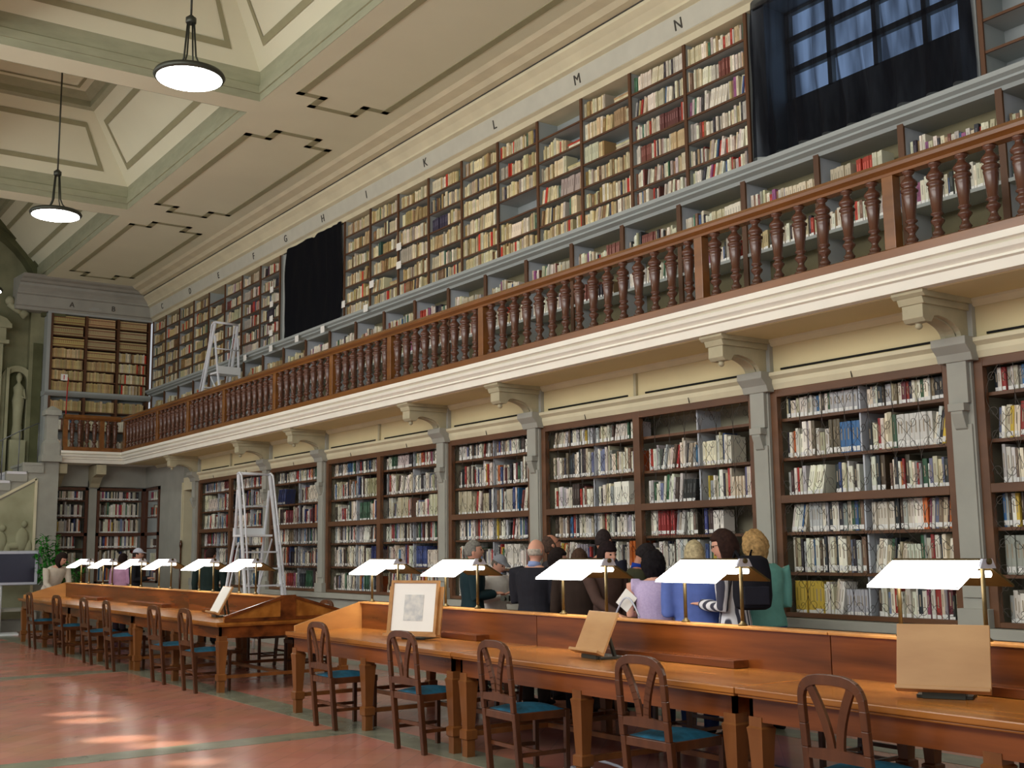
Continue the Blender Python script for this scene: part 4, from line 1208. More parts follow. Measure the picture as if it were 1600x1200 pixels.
# ------------------------------------------------------------------ CHAIRS  (origin between the rear feet, seat toward +y)
def chair():
    t = empty('chair', 'x', 'chair')
    wd = .185
    def yb(z): return -.02 - .10 * max(0, (z - .44)) ** 1.0 * .9
    for s_ in (-1, 1):
        q = MB(); q.bar((s_ * wd, .03, 0), (s_ * wd, -.01, .44), .04, .038)
        pts = [(s_ * wd, yb(z), z) for z in (.44, .55, .66, .75)]
        for a, b in zip(pts[:-1], pts[1:]): q.bar(a, b, .04, .028)
        q.build('rear_leg', M['chair_wood'], t, bevel=.004)
        q = MB(); q.bar((s_ * (wd + .0), .40, 0), (s_ * (wd + .0), .40, .43), .034, .034); q.build('front_leg', M['chair_wood'], t, bevel=.004)
    # arched crest
    q = MB(); pts = []
    for k in range(13):
        a = PI * k / 12
        ca = math.cos(a); x = -wd * math.copysign(abs(ca) ** .62, ca); z = .735 + .14 * (math.sin(a) ** .62); pts.append(Vector((x, yb(z), z)))
    for k in range(12):
        a, b = pts[k], pts[k + 1]; wz = .036 + .014 * math.sin(PI * (k + .5) / 12)
        d_ = (b - a).normalized(); nrm = Vector((-d_.z, 0, d_.x))
        if nrm.z < 0: nrm = -nrm
        nA = Vector((0, 0, 1)) * .5 + nrm * .5; nA = nrm
        e0 = a - d_ * .004; e1 = b + d_ * .004
        q.hexa([e0 - nrm * wz * .5 + Vector((0, -.013, 0)), e1 - nrm * wz * .5 + Vector((0, -.013, 0)), e1 - nrm * wz * .5 + Vector((0, .013, 0)), e0 - nrm * wz * .5 + Vector((0, .013, 0)),
                e0 + nrm * wz * .5 + Vector((0, -.013, 0)), e1 + nrm * wz * .5 + Vector((0, -.013, 0)), e1 + nrm * wz * .5 + Vector((0, .013, 0)), e0 + nrm * wz * .5 + Vector((0, .013, 0))])
    q.build('crest_rail', M['chair_wood'], t, bevel=.003)
    for s_ in (-1, 1):
        q = MB(); pts = []
        for k in range(9):
            u = k / 8; z = .535 + .31 * u; x = s_ * (.026 + .10 * u ** 1.8); pts.append(Vector((x, yb(z), z)))
        for a, b in zip(pts[:-1], pts[1:]):
            q.bar(a - (b - a) * .05, b + (b - a) * .05, .044, .018)
        q.build('back_splat', M['chair_wood'], t)
    q = MB(); q.extrude([(-wd + .015, .50), (wd - .015, .50), (wd - .015, .545), (.09, .55), (0, .562), (-.09, .55), (-wd + .015, .545)], 'y', yb(.52) - .012, yb(.52) + .012); q.build('lower_back_rail', M['chair_wood'], t)
    q = MB()
    q.box(-wd - .012, wd + .012, -.02, .01, .385, .435); q.box(-wd - .012, wd + .012, .395, .425, .385, .435)
    q.box(-wd - .012, -wd + .012, .0, .41, .385, .435); q.box(wd - .012, wd + .012, .0, .41, .385, .435); q.build('seat_frame', M['chair_wood'], t, bevel=.003)
    q = MB(); n = 8; v = []
    for j in range(n + 1):
        for i in range(n + 1):
            u, w_ = i / n, j / n
            v.append((-wd + .0 + 2 * wd * u, .01 + .39 * w_, .432 + .04 * (math.sin(PI * u) * math.sin(PI * w_)) ** .45))
    q.add(v, [(j * (n + 1) + i, j * (n + 1) + i + 1, (j + 1) * (n + 1) + i + 1, (j + 1) * (n + 1) + i) for j in range(n) for i in range(n)], 0, True)
    q.build('cushion', M['cushion'], t, fixn=False)
    q = MB(); q.box(-wd, wd, .02, .04, .20, .225); q.box(-wd - .01, -wd + .01, .04, .39, .155, .18); q.box(wd - .01, wd + .01, .04, .39, .155, .18); q.box(-wd, wd, .20, .22, .158, .178); q.build('stretcher', M['chair_wood'], t)
    return t
ch = chair()
CH = [(-9.30, 4.47, 0, 'first from the far end of the front desk row', 1), (-7.82, 4.46, 3, 'in front of the framed picture', 1), (-6.55, 4.45, -2, 'between the framed picture and the small bookrest', 1),
      (-5.08, 4.45, 2, 'in front of the small tilted bookrest', 1), (-3.72, 4.45, -1, 'left of the big bookrest, nearest the camera', 1),
      (-20.1, 4.48, 0, 'farthest of the second row, by the screen', 2), (-18.3, 4.47, 4, 'second from the far end of the second row', 2), (-16.75, 4.46, 0, 'third from the far end of the second row', 2),
      (-15.62, 4.45, -3, 'fourth from the far end of the second row', 2), (-13.68, 4.45, 2, 'fifth from the far end of the second row', 2), (-12.62, 4.45, 0, 'below the bookrest with white paper', 2)]
for i, (x, y, a, lab, g_) in enumerate(CH):
    o = ch if i == 0 else copy_tree(ch)
    o.location = (x, y, 0); o.rotation_euler = (0, 0, math.radians(a)); tag(o, 'dark wooden chair with teal cushion, ' + lab, 'chair', 'chairs along the near side of the desks')
for x, lab in ((-9.3, 'under the far end of the front row'), (-6.6, 'behind the front row near the lavender top'), (-5.0, 'behind the front row below the blonde woman'), (-3.6, 'behind the front row at the right'), (-13.4, 'under the gabled end of the second row'), (-14.6, 'second behind the gabled end of the second row')):
    o = copy_tree(ch); o.location = (x, 6.42, 0); o.rotation_euler = (0, 0, PI); tag(o, 'chair on the far side, ' + lab, 'chair', 'chairs on the far side of the desks')

# ------------------------------------------------------------------ THINGS ON THE DESKS
def bookrest(loc, rz, wd, ht, tilt, label, paper=False, mt='rest_wood'):
    t = empty('bookrest', label, 'bookrest', loc, rz)
    ct, s_ = math.cos(tilt), math.sin(tilt)
    P = lambda x, u, v: (x, u * s_ + v * ct, .05 + u * ct - v * s_)   # u up the board, v behind it
    q = MB(); th = .018
    q.hexa([P(-wd / 2, 0, 0), P(wd / 2, 0, 0), P(wd / 2, 0, th), P(-wd / 2, 0, th), P(-wd / 2, ht, 0), P(wd / 2, ht, 0), P(wd / 2, ht, th), P(-wd / 2, ht, th)])
    q.build('board', M[mt], t, bevel=.003)
    q = MB(); q.hexa([P(-wd / 2 - .0, -.02, -.05), P(wd / 2, -.02, -.05), P(wd / 2, -.02, th), P(-wd / 2, -.02, th), P(-wd / 2, 0, -.05), P(wd / 2, 0, -.05), P(wd / 2, 0, th), P(-wd / 2, 0, th)])
    q.build('lip', M[mt], t, bevel=.003)
    q = MB(); q.bar((.08, .16, 0.012), P(.08, ht * .6, th + .012), .03, .016); q.bar((-.08, .16, 0.012), P(-.08, ht * .6, th + .012), .03, .016)
    q.box(-.13, .13, .02, .22, 0, .014); q.box(-.10, .10, .0, .04, 0.0, .045); q.build('stand', M['dark_metal'], t)
    if paper:
        q = MB(); q.hexa([P(-wd * .43, .005, -.006), P(wd * .43, .005, -.006), P(wd * .43, .005, 0), P(-wd * .43, .005, 0), P(-wd * .43, ht * .97, -.006), P(wd * .43, ht * .97, -.006), P(wd * .43, ht * .97, 0), P(-wd * .43, ht * .97, 0)])
        tag(q.build('paper_sheet', M['paper'], None), 'white sheet resting on the bookrest of the second desk row', 'paper')
        o = COL.objects[-1] if False else [o for o in COL.objects if o.name.startswith('paper_sheet')][-1]
        o.location = loc; o.rotation_euler = (0, 0, rz)
    return t
bookrest((-6.36, 5.05, .752), math.radians(-8), .38, .29, math.radians(25), 'small wooden bookrest on a metal stand, tilted, centre of the front desk row')
bookrest((-3.56, 5.03, .752), math.radians(28), .44, .32, math.radians(20), 'large plain wooden bookrest at the right end of the front desk row')
bookrest((-13.35, 5.0, .752), math.radians(-6), .42, .34, math.radians(28), 'bookrest holding a white sheet near the gabled desk end', True)
# framed picture
pf = empty('framed_picture', 'framed faint drawing in a white mount standing on an easel on the desk', 'picture', (-8.70, 5.0, .752), math.radians(24))
T = math.radians(8)
P = lambda x, u, v: (x, u * math.sin(T) + v * math.cos(T), .045 + u * math.cos(T) - v * math.sin(T))
def slab(x0, x1, u0, u1, v0, v1, name, mt):
    q = MB(); q.hexa([P(x0, u0, v0), P(x1, u0, v0), P(x1, u0, v1), P(x0, u0, v1), P(x0, u1, v0), P(x1, u1, v0), P(x1, u1, v1), P(x0, u1, v1)])
    return q.build(name, M[mt], pf)
q = MB()
for x0, x1, u0, u1 in ((-.25, -.225, 0, .45), (.225, .25, 0, .45), (-.225, .225, 0, .022), (-.225, .225, .428, .45)):
    q.hexa([P(x0, u0, -.012), P(x1, u0, -.012), P(x1, u0, .012), P(x0, u0, .012), P(x0, u1, -.012), P(x1, u1, -.012), P(x1, u1, .012), P(x0, u1, .012)])
q.build('frame', M['gold_wood'], pf)
mo_ = slab(-.225, .225, .022, .428, 0, .008, 'mount', 'paper')
def drawing_mat():
    return mat('faint_drawing', (226, 224, 216), .8, rgb2=(178, 182, 186), scale=14)
M['drawing'] = drawing_mat()
dw_ = slab(-.10, .10, .11, .33, -.003, 0, 'drawing', 'drawing'); dw_.parent = mo_
slab(-.28, .28, -.02, .0, -.04, .03, 'easel_lip', 'gold_wood'); slab(-.28, .28, 0, .40, .014, .03, 'easel_board', 'gold_wood')
q = MB(); q.box(-.12, .12, .02, .24, 0, .014); q.bar((0, .22, .012), P(0, .3, .03), .03, .016); q.build('easel_stand', M['dark_metal'], pf)
ld = bpy.data.lights.new('picture_light', 'SPOT')
# basket edge at right
q = MB()
q.tube([(.0 + .13 * math.cos(a), 0, .13 * math.sin(a)) for a in [PI * k / 14 for k in range(15)]], .012, 8)
bk = empty('basket', 'round red and green bag with a white rim at the right edge behind the desk', 'bag', (-3.17, 5.72, .752))
q = MB(); q.lathe([(.14, 0), (.17, .10), (.18, .2), (.175, .26)], 20); q.build('body', M['red'], bk)
q = MB(); q.tube([(.178 * math.cos(2 * PI * k / 20), .178 * math.sin(2 * PI * k / 20), .262) for k in range(20)], .012, 8, closed=True); q.build('rim', M['paper'], bk)
# cables under the front desk
q = MB(); q.tube([(-6.1 + .25 * math.cos(a), 4.9 + .1 * math.sin(a), .02 + .004 * i) for i, a in enumerate([2 * PI * k / 16 for k in range(22)])], .01, 6)
tag(q.build('cable', M['silver']), 'pale coiled cable lying on the floor under the front desk', 'cable')

# ------------------------------------------------------------------ LADDERS
def ladder(H_, label, loc, rz, wd=.5):
    """platform ladder: climbs toward -x from its foot at +x"""
    t = empty('ladder', label, 'ladder', loc, rz)
    hp = H_ - .95; xr = .62; w2 = wd / 2
    for s_ in (-1, 1):
        q = MB(); q.bar((xr, s_ * (w2 + .06), 0), (-.02, s_ * w2, H_ - .02), .07, .028); q.build('side_rail', M['alu'], t, bevel=.003)
        q = MB(); q.bar((-.62, s_ * (w2 + .05), 0), (-.14, s_ * (w2 - .02), hp + .0), .05, .025); q.bar((-.14, s_ * (w2 - .02), hp), (-.03, s_ * w2, H_ - .25), .05, .025); q.build('rear_leg', M['alu'], t, bevel=.003)
        q = MB(); q.tube([(-.06, s_ * w2, H_ - .01), (.02, s_ * w2, H_ + .01), (.10, s_ * w2, H_ - .03), (.22, s_ * w2, H_ - .45), (.64, s_ * (w2 + .04), .45)], .016, 8); q.build('handrail', M['alu'], t)
    n = max(3, round(hp / .25))
    for i in range(1, n):
        z = hp * i / n; x = xr - (xr + .02) * z / (H_ - .02); q = MB(); q.box(x - .06, x + .03, -w2 - .03, w2 + .03, z - .012, z + .012); q.build('step', M['alu'], t)
    q = MB(); q.box(-.16, .12, -w2, w2, hp - .015, hp + .015); q.box(-.18, -.16, -w2, w2, hp - .02, hp + .12); q.build('platform', M['alu_white'], t)
    q = MB(); q.tube([(-.04, -w2, H_), (-.04, w2, H_)], .022, 8); q.build('guard_bar', M['alu'], t)
    q = MB(); q.tube([(-.1, -w2, H_ - .5), (-.1, w2, H_ - .5)], .012, 6); q.build('guard_bar', M['alu'], t)
    q = MB(); q.bar((-.55, -w2, .35), (.05, -w2, hp - .1), .03, .012); q.bar((-.52, w2, .35), (-.18, -w2, hp * .75), .02, .012); q.bar((-.5, w2, hp * .4), (.1, w2, hp - .05), .03, .012); q.build('brace', M['alu'], t)
    return t
ladder(2.70, 'tall aluminium platform ladder standing on the floor before the lower bookcases', (-16.95, 6.95, 0), math.radians(2), .52)
ladder(2.1, 'aluminium platform ladder standing on the gallery above', (-20.35, 7.72, 3.61), PI + .1, .46)

# ------------------------------------------------------------------ LETTERS AND SMALL LABELS
def letter(ch_, loc, size, rot, label):
    cu = bpy.data.curves.new('letter', 'FONT'); cu.body = ch_; cu.size = size; cu.extrude = .004; cu.align_x = 'CENTER'
    tmp = bpy.data.objects.new('t', cu); COL.objects.link(tmp)
    bpy.context.view_layer.update()
    me = bpy.data.meshes.new_from_object(tmp.evaluated_get(bpy.context.evaluated_depsgraph_get()))
    bpy.data.objects.remove(tmp)
    o = bpy.data.objects.new('letter_sign', me); COL.objects.link(o)
    me.materials.clear(); me.materials.append(M['letter'])
    o.location = loc; o.rotation_euler = rot
    return tag(o, label, 'letter', 'section letters on the frieze')
for ch_, x in zip('CDEFGHIKLMN', (-25.2, -23.4, -21.75, -19.95, -18.5, -17.0, -15.46, -13.67, -11.9, -10.16, -8.43)):
    letter(ch_, (x, WU - .118, 6.91), .17, (PI / 2 + .18, 0, 0), 'dark letter %s painted on the pale frieze above the shelves' % ch_)
for ch_, y in (('A', 6.35), ('B', 7.25)):
    letter(ch_, (XEU + .118, y, 6.91), .16, (PI / 2 + .18, 0, PI / 2), 'dark letter %s on the end wall frieze' % ch_)
q = MB(); q.box(XEU + .08, XEU + .11, 6.72, 7.0, 6.90, 7.02); q.box(XEU + .11, XEU + .115, 6.78, 6.94, 6.93, 6.95)
tag(q.build('plaque', M['grey_paint']), 'small framed plaque between letters A and B', 'plaque')
lab = [(-16.42, 5.42, 'leftmost, beside the black cloth'), (-15.45, 5.56, 'below the half empty shelf'), (-14.6, 5.96, 'under the bare shelf'), (-14.6, 5.68, 'one shelf lower than the bare shelf'),
       (-15.4, 5.16, 'on the grey ledge'), (-16.9, 5.08, 'under the far black cloth, right'), (-17.9, 5.08, 'under the far black cloth, middle'), (-19.0, 5.08, 'under the far black cloth, left'), (-20.2, 5.08, 'right of the gallery ladder'),
       (-19.3, 6.22, 'upper one left of the cloth'), (-19.3, 5.95, 'second one left of the cloth'), (-19.3, 5.68, 'third one left of the cloth'), (-19.3, 5.42, 'lowest one left of the cloth')]
for x, z, l in lab:
    k = MB(); yy = WU - .16 if z < 5.2 else WU - .035
    k.box(x - .07, x + .07, yy, yy + .004, z - .06, z + .05); k.box(x - .07, x + .07, yy + .004, WU - (.14 if z < 5.2 else .01), z - .01, z - .006)
    tag(k.build('shelf_label', M['paper']), 'white paper shelf label ' + l, 'label', 'white paper shelf labels')
q = MB(); q.tube([(XEU + .16, 6.30, 3.95), (XEU + .16, 6.32, 5.1), (XEU + .14, 6.34, 5.3), (XEU + .12, 6.30, 5.36)], .012, 6)
tag(q.build('hooked_rod', M['red']), 'thin red hooked rod hanging before the end wall shelves', 'rod')
q = MB(); q.box(XEU + .13, XEU + .14, 6.18, 6.32, 5.26, 5.40, 0); q.box(XEU + .14, XEU + .142, 6.235, 6.255, 5.28, 5.38, 1)
tag(q.build('notice', [M['paper'], M['red']]), 'small white and red notice by the red rod', 'sign')

# ------------------------------------------------------------------ PEOPLE
def loft(mb, rings, n=14, mi=0):
    """rings: (centre, ax, ay) with ax, ay half-axis vectors"""
    base = len(mb.v)
    for c_, ax, ay in rings:
        for k in range(n):
            a = 2 * PI * k / n; mb.v.append(tuple(Vector(c_) + ax * math.cos(a) + ay * math.sin(a)))
    for i in range(len(rings) - 1):
        for k in range(n):
            k2 = (k + 1) % n; mb.f.append((base + i * n + k, base + i * n + k2, base + (i + 1) * n + k2, base + (i + 1) * n + k)); mb.m.append(mi); mb.sm.append(True)
    mb.f.append(tuple(base + k for k in reversed(range(n)))); mb.m.append(mi); mb.sm.append(True)
    mb.f.append(tuple(base + (len(rings) - 1) * n + k for k in range(n))); mb.m.append(mi); mb.sm.append(True)
def remesh(mb, name, mt, parent, vox, smooth=2):
    o = mb.build(name, mt, None)
    md = o.modifiers.new('r', 'REMESH'); md.mode = 'VOXEL'; md.voxel_size = vox; md.use_smooth_shade = True
    sm = o.modifiers.new('s', 'SMOOTH'); sm.iterations = smooth; sm.factor = .5
    bpy.context.view_layer.update()
    dg = bpy.context.evaluated_depsgraph_get()
    me = bpy.data.meshes.new_from_object(o.evaluated_get(dg))
    old = o.data; o.modifiers.clear(); o.data = me; bpy.data.meshes.remove(old)
    me.materials.clear(); me.materials.append(mt)
    for p in me.polygons: p.use_smooth = True
    o.parent = parent
    return o
SKIN = {'fair': mat('skin_fair', (226, 170, 146), .55, var=.08), 'tan': mat('skin_tan', (206, 146, 118), .55, var=.08)}
_mc = {}
def cloth(rgb, rgb2=None, scale=12):
    k = (rgb, rgb2)
    if k not in _mc: _mc[k] = mat('fabric', rgb, .85, rgb2=rgb2, var=.18, scale=scale, spec=.2, bump=.15)
    return _mc[k]
def striped(rgb, rgb2):
    m = bpy.data.materials.new('striped_fabric'); m.use_nodes = True
    nt = m.node_tree; b = nt.nodes['Principled BSDF']; b.inputs['Roughness'].default_value = .85
    tc = nt.nodes.new('ShaderNodeTexCoord'); wv = nt.nodes.new('ShaderNodeTexWave'); wv.inputs['Scale'].default_value = 6; wv.bands_direction = 'Y'; wv.inputs['Distortion'].default_value = 1.5
    cr_ = nt.nodes.new('ShaderNodeValToRGB'); cr_.color_ramp.elements[0].color = lin(*rgb); cr_.color_ramp.elements[1].color = lin(*rgb2); cr_.color_ramp.elements[0].position = .4; cr_.color_ramp.elements[1].position = .6
    nt.links.new(tc.outputs['Object'], wv.inputs['Vector']); nt.links.new(wv.outputs['Color'], cr_.inputs['Fac']); nt.links.new(cr_.outputs['Color'], b.inputs['Base Color'])
    return m
EYE_W = mat('eye_white', (232, 228, 220), .3, var=.02); EYE_D = mat('eye_dark', (40, 28, 22), .3); LIP = mat('lips', (172, 96, 86), .5)
ARMS = {'down': [(0, .235, .80), (-.03, .26, .635), (.05, .25, .49), (.08, .24, .44)],
        'fold': [(0, .235, .80), (.01, .25, .63), (.26, .09, .645), (.33, .04, .65)],
        'hold': [(0, .235, .80), (.03, .24, .645), (.28, .08, .69), (.34, .04, .71)],
        'raise': [(0, .235, .80), (.10, .24, .66), (.26, .10, .76), (.31, .06, .80)],
        'lean': [(0, .235, .80), (.16, .25, .66), (.36, .16, .58), (.43, .13, .57)],
        'hip': [(0, .235, .80), (-.08, .34, .64), (.06, .20, .58), (.10, .16, .57)]}
def person(loc, yaw, H_, label, top, trousers, hair, hairc, skin='fair', lean=0, hyaw=0, hpitch=0, arms=('down', 'down'), bulk=1.0, sleeve=1.0, vox=.011, collar=None, glasses=False, cap=None):
    t = empty('person', label, 'person', (loc[0], loc[1], 0), math.radians(yaw))
    H_ = H_ - (.10 if hair in ('curly', 'long') else .07)
    S = H_ / 1.7
    lean_ = math.radians(lean)
    piv = Vector((0, 0, .50 * H_))
    def L_(p, k=1.0):
        p = Vector(p)
        if p.z <= piv.z: return p
        a = lean_ * min(1, (p.z - piv.z) / (.12 * H_)) * k
        d_ = p - piv
        return piv + Vector((d_.x * math.cos(a) + d_.z * math.sin(a), d_.y, -d_.x * math.sin(a) + d_.z * math.cos(a)))
    def ring_(z, rx, ry, x=0, g=0.0):
        c_ = L_((x * S, 0, z * H_)); a = lean_ * max(0, min(1, (z * H_ - piv.z) / (.12 * H_)))
        return (c_, Vector((math.cos(a), 0, -math.sin(a))) * ((rx * bulk) * S + g), Vector((0, 1, 0)) * ((ry * bulk) * S + g))
    TOR = [(.47, .095, .155), (.51, .115, .172), (.55, .11, .165), (.60, .10, .148), (.65, .105, .152), (.70, .118, .165), (.75, .12, .18), (.79, .105, .19), (.815, .08, .165), (.83, .062, .11), (.845, .052, .06)]
    def torso(mb, g=0, z0=0, z1=9, n=18):
        loft(mb, [ring_(z, a, b, 0, g) for z, a, b in TOR if z0 <= z <= z1], n)
    def limb(mb, pts, rad, g=0, n=12):
        rings = []
        for i, p in enumerate(pts):
            t_ = (pts[min(i + 1, len(pts) - 1)] - pts[max(0, i - 1)]).normalized()
            a = t_.cross(Vector((0, 1, .01))).normalized()
            if a.length < .5: a = Vector((1, 0, 0))
            b = t_.cross(a).normalized(); rings.append((p, a * (rad[i] + g), b * (rad[i] + g)))
        loft(mb, rings, n)
    def arm_pts(kind, s_):
        P_ = [Vector((x * S, s_ * y * S * (.8 + .2 * bulk), z * H_)) for x, y, z in ARMS[kind]]
        P_ = [L_(p) for p in P_]
        sh, el, wr, ha = P_
        inn = L_((0, s_ * .15 * S, .80 * H_))
        return inn, sh, el, wr, ha
    def leg_pts(s_):
        return [Vector((0, s_ * .085 * S, .50 * H_)), Vector((.01, s_ * .092 * S, .40 * H_)), Vector((.015, s_ * .095 * S, .28 * H_)), Vector((-.01, s_ * .10 * S, .20 * H_)), Vector((-.005, s_ * .10 * S, .05 * H_)), Vector((.0, s_ * .10 * S, .03 * H_))]
    b = MB()
    torso(b)
    # neck
    loft(b, [(L_((0, 0, .81 * H_)), Vector((.06 * S, 0, 0)), Vector((0, .065 * S, 0))), (L_((.005, 0, .85 * H_)), Vector((.055 * S, 0, 0)), Vector((0, .055 * S, 0))), (L_((.02, 0, .90 * H_)), Vector((.055 * S, 0, 0)), Vector((0, .052 * S, 0)))], 12)
    for s_ in (-1, 1):
        inn, sh, el, wr, ha = arm_pts(arms[0 if s_ > 0 else 1], s_)
        limb(b, [inn, sh, sh.lerp(el, .5), el, el.lerp(wr, .35), wr], [.05 * S, .052 * S, .044 * S, .038 * S, .036 * S, .026 * S])
        # hand with five fingers
        d_ = (ha - wr).normalized(); side = d_.cross(Vector((0, 0, 1))).normalized(); up_ = side.cross(d_)
        palm_e = wr + d_ * .085 * S
        loft(b, [(wr - d_ * .01, side * .024 * S, up_ * .018 * S), (wr + d_ * .04 * S, side * .040 * S, up_ * .015 * S), (palm_e, side * .042 * S, up_ * .013 * S)], 10)
        for fi, (off, ln) in enumerate(((-.032, .058), (-.011, .072), (.011, .078), (.031, .070))):
            p0 = palm_e - d_ * .01 + side * off * S; p1 = p0 + d_ * ln * .5 * S - up_ * .012 * S; p2 = p1 + d_ * ln * .35 * S - up_ * .035 * S
            limb(b, [p0, p1, p2], [.0105 * S, .0100 * S, .0088 * S], 0, 8)
        th = wr + d_ * .03 * S - side * s_ * .035 * S
        limb(b, [th + side * s_ * .015 * S, th + d_ * .035 * S - side * s_ * .018 * S, th + d_ * .062 * S - side * s_ * .016 * S - up_ * .012 * S], [.014 * S, .011 * S, .009 * S], 0, 8)
        limb(b, leg_pts(s_), [.09 * S, .082 * S, .058 * S, .056 * S, .036 * S, .04 * S])
    # head
    hc = L_((.035 * S, 0, .93 * H_)); nb = L_((.0, 0, .86 * H_))
    Rh = Matrix.Rotation(math.radians(hyaw), 3, 'Z') @ Matrix.Rotation(math.radians(hpitch) + lean_ * .5, 3, 'Y')
    hc = nb + Rh @ Vector((.03 * S, 0, .07 * H_))
    hw, hd, hh = .080 * S, .102 * S, .122 * S
    def hsurf(nv, k=1.0, hair_=False):
        x, y, z = nv
        sx, sy, sz = hd, hw, hh
        p = Vector((x * sx, y * sy, z * sz))
        if z < 0: p.y *= 1 - .28 * z * z; p.x *= (1 - .10 * z * z) if x > 0 else (1 - .35 * z * z)
        if not hair_:
            g = math.exp(-((y / .16) ** 2 + ((z + .12) / .17) ** 2)) if x > 0 else 0; p.x += .024 * S * g
            g = math.exp(-((y / .14) ** 2 + ((z + .22) / .08) ** 2)) if x > 0 else 0; p.x += .008 * S * g
            for ys in (-.42, .42):
                g = math.exp(-(((y - ys) / .18) ** 2 + ((z - .07) / .13) ** 2)) if x > 0 else 0; p.x -= .012 * S * g
            g = math.exp(-((y / .5) ** 2 + ((z - .28) / .12) ** 2)) if x > 0 else 0; p.x += .004 * S * g
            g = math.exp(-((y / .22) ** 2 + ((z + .5) / .08) ** 2)) if x > 0 else 0; p.x += .008 * S * g
            g = math.exp(-((y / .25) ** 2 + ((z + .86) / .16) ** 2)) if x > 0 else 0; p.x += .014 * S * g
        return hc + Rh @ (p * k)
    def sphere(mb, fn, nu=28, nv=20):
        base = len(mb.v)
        for j in range(nv + 1):
            ph = PI * j / nv
            for i in range(nu):
                a = 2 * PI * i / nu; mb.v.append(tuple(fn(Vector((math.sin(ph) * math.cos(a), math.sin(ph) * math.sin(a), math.cos(ph))))))
        for j in range(nv):
            for i in range(nu):
                i2 = (i + 1) % nu; mb.f.append((base + j * nu + i, base + (j + 1) * nu + i, base + (j + 1) * nu + i2, base + j * nu + i2)); mb.m.append(0); mb.sm.append(True)
    sphere(b, hsurf)
    for s_ in (-1, 1):   # ears
        c_ = hc + Rh @ Vector((-.008 * S, s_ * hw * .98, -.005 * S)); ax = Rh @ Vector((.018 * S, 0, .0)); 
        loft(b, [(c_ + Rh @ Vector((0, 0, .03 * S)), ax * .6, Rh @ Vector((0, .006 * S, 0))), (c_ + Rh @ Vector((0, s_ * .006 * S, .012 * S)), ax, Rh @ Vector((0, .010 * S, 0))), (c_ + Rh @ Vector((0, 0, -.028 * S)), ax * .5, Rh @ Vector((0, .006 * S, 0)))], 8)
    remesh(b, 'body', SKIN[skin], t, vox, 2)
    # eyes, brows, lips
    e_ = MB()
    for s_ in (-1, 1):
        c_ = hc + Rh @ Vector((hd * .86, s_ * hw * .42, hh * .07)); blob(e_, c_, .008 * S, .013 * S, .009 * S)
    e_.build('eyes', EYE_D, t)
    e_ = MB(); c_ = hc + Rh @ Vector((hd * .97, 0, -hh * .50)); loft(e_, [(c_ + Rh @ Vector((-.008, y_ * S, 0)), Rh @ Vector((.010 * S * w_, 0, 0)), Rh @ Vector((0, 0, .007 * S * w_))) for y_, w_ in ((-.024, .4), (-.012, .9), (0, 1), (.012, .9), (.024, .4))], 8); e_.build('lips', LIP, t)
    if glasses:
        e_ = MB()
        for s_ in (-1, 1):
            e_.tube([hc + Rh @ Vector((hd * 1.02, s_ * hw * .45 + .020 * S * math.cos(a), hh * .05 + .015 * S * math.sin(a))) for a in [2 * PI * k / 14 for k in range(14)]], .0022, 5, closed=True)
            e_.tube([hc + Rh @ Vector((hd * 1.0, s_ * hw * .8, hh * .1)), hc + Rh @ Vector((0, s_ * hw * 1.08, hh * .1))], .0022, 5)
        e_.build('glasses', M['dark_metal'], t)
    # hair
    if hair:
        hb = MB(); hm = cloth(hairc, tuple(int(c * .7) for c in hairc), 40)
        rh = random.Random(int(H_ * 1000) + int(yaw))
        ph_ = [rh.uniform(0, 9) for _ in range(3)]
        def hf(nv):
            x, y, z = nv
            nse = noise.noise(nv * 5 + Vector(ph_)) 
            if hair == 'short': inn = (z > .42 + .0 * x) or (x < .30 and z > -.45 and (abs(y) < .9 or z > -.1 or x < -.2)); k = 1.12 + .03 * nse
            elif hair == 'bald': inn = (x < .25 and -.45 < z < .22); k = 1.07 + .02 * nse
            elif hair == 'receding': inn = (x < .2 and -.45 < z < .85) or (z > .55 and x < -.0); k = 1.07 + .02 * nse
            elif hair == 'bob': inn = z > .45 or x < .38; k = 1.22 + .05 * nse
            elif hair == 'fringe': inn = z > .28 or x < .42; k = 1.20 + .03 * nse
            elif hair == 'long': inn = z > .5 or x < .35; k = 1.18 + .03 * nse
            elif hair == 'curly': inn = z > .5 or x < .40; k = 1.26 + .22 * noise.noise(nv * 7 + Vector(ph_)) + .12 * noise.noise(nv * 15)
            if not inn: return hsurf(nv, .9, True)
            if x > .25: k = k - .08 * (x - .25)
            p = hsurf(nv, k, True)
            if hair == 'curly': p = hc + (p - hc) * 1.0 + Rh @ Vector((0, y * .022 * S, -.012 if z > 0 else 0))
            if hair in ('bob', 'curly', 'fringe') and z < -.1 and x < .45: p = p + Rh @ Vector((-.005, 0, (z + .1) * .05 * S))
            if hair == 'long' and z < 0 and x < .4: p = p + Vector((-.01, 0, z * .16 * S))
            return p
        sphere(hb, hf, 36, 26)
        remesh(hb, 'hair', hm, t, .009, 1)
    if cap:
        cb = MB()
        sphere(cb, lambda nv: hsurf(nv, 1.16 if nv.z > .25 else .85, True))
        loft(cb, [(hc + Rh @ Vector((hd * .9, 0, hh * .38)), Rh @ Vector((0, hw * .95, 0)), Rh @ Vector((0, 0, .012))), (hc + Rh @ Vector((hd * 1.7, 0, hh * .22)), Rh @ Vector((0, hw * .7, 0)), Rh @ Vector((0, 0, .006)))], 14)
        remesh(cb, 'cap', cloth(cap), t, .009, 1)
    # clothes
    cb = MB(); torso(cb, .020, .50, .835)
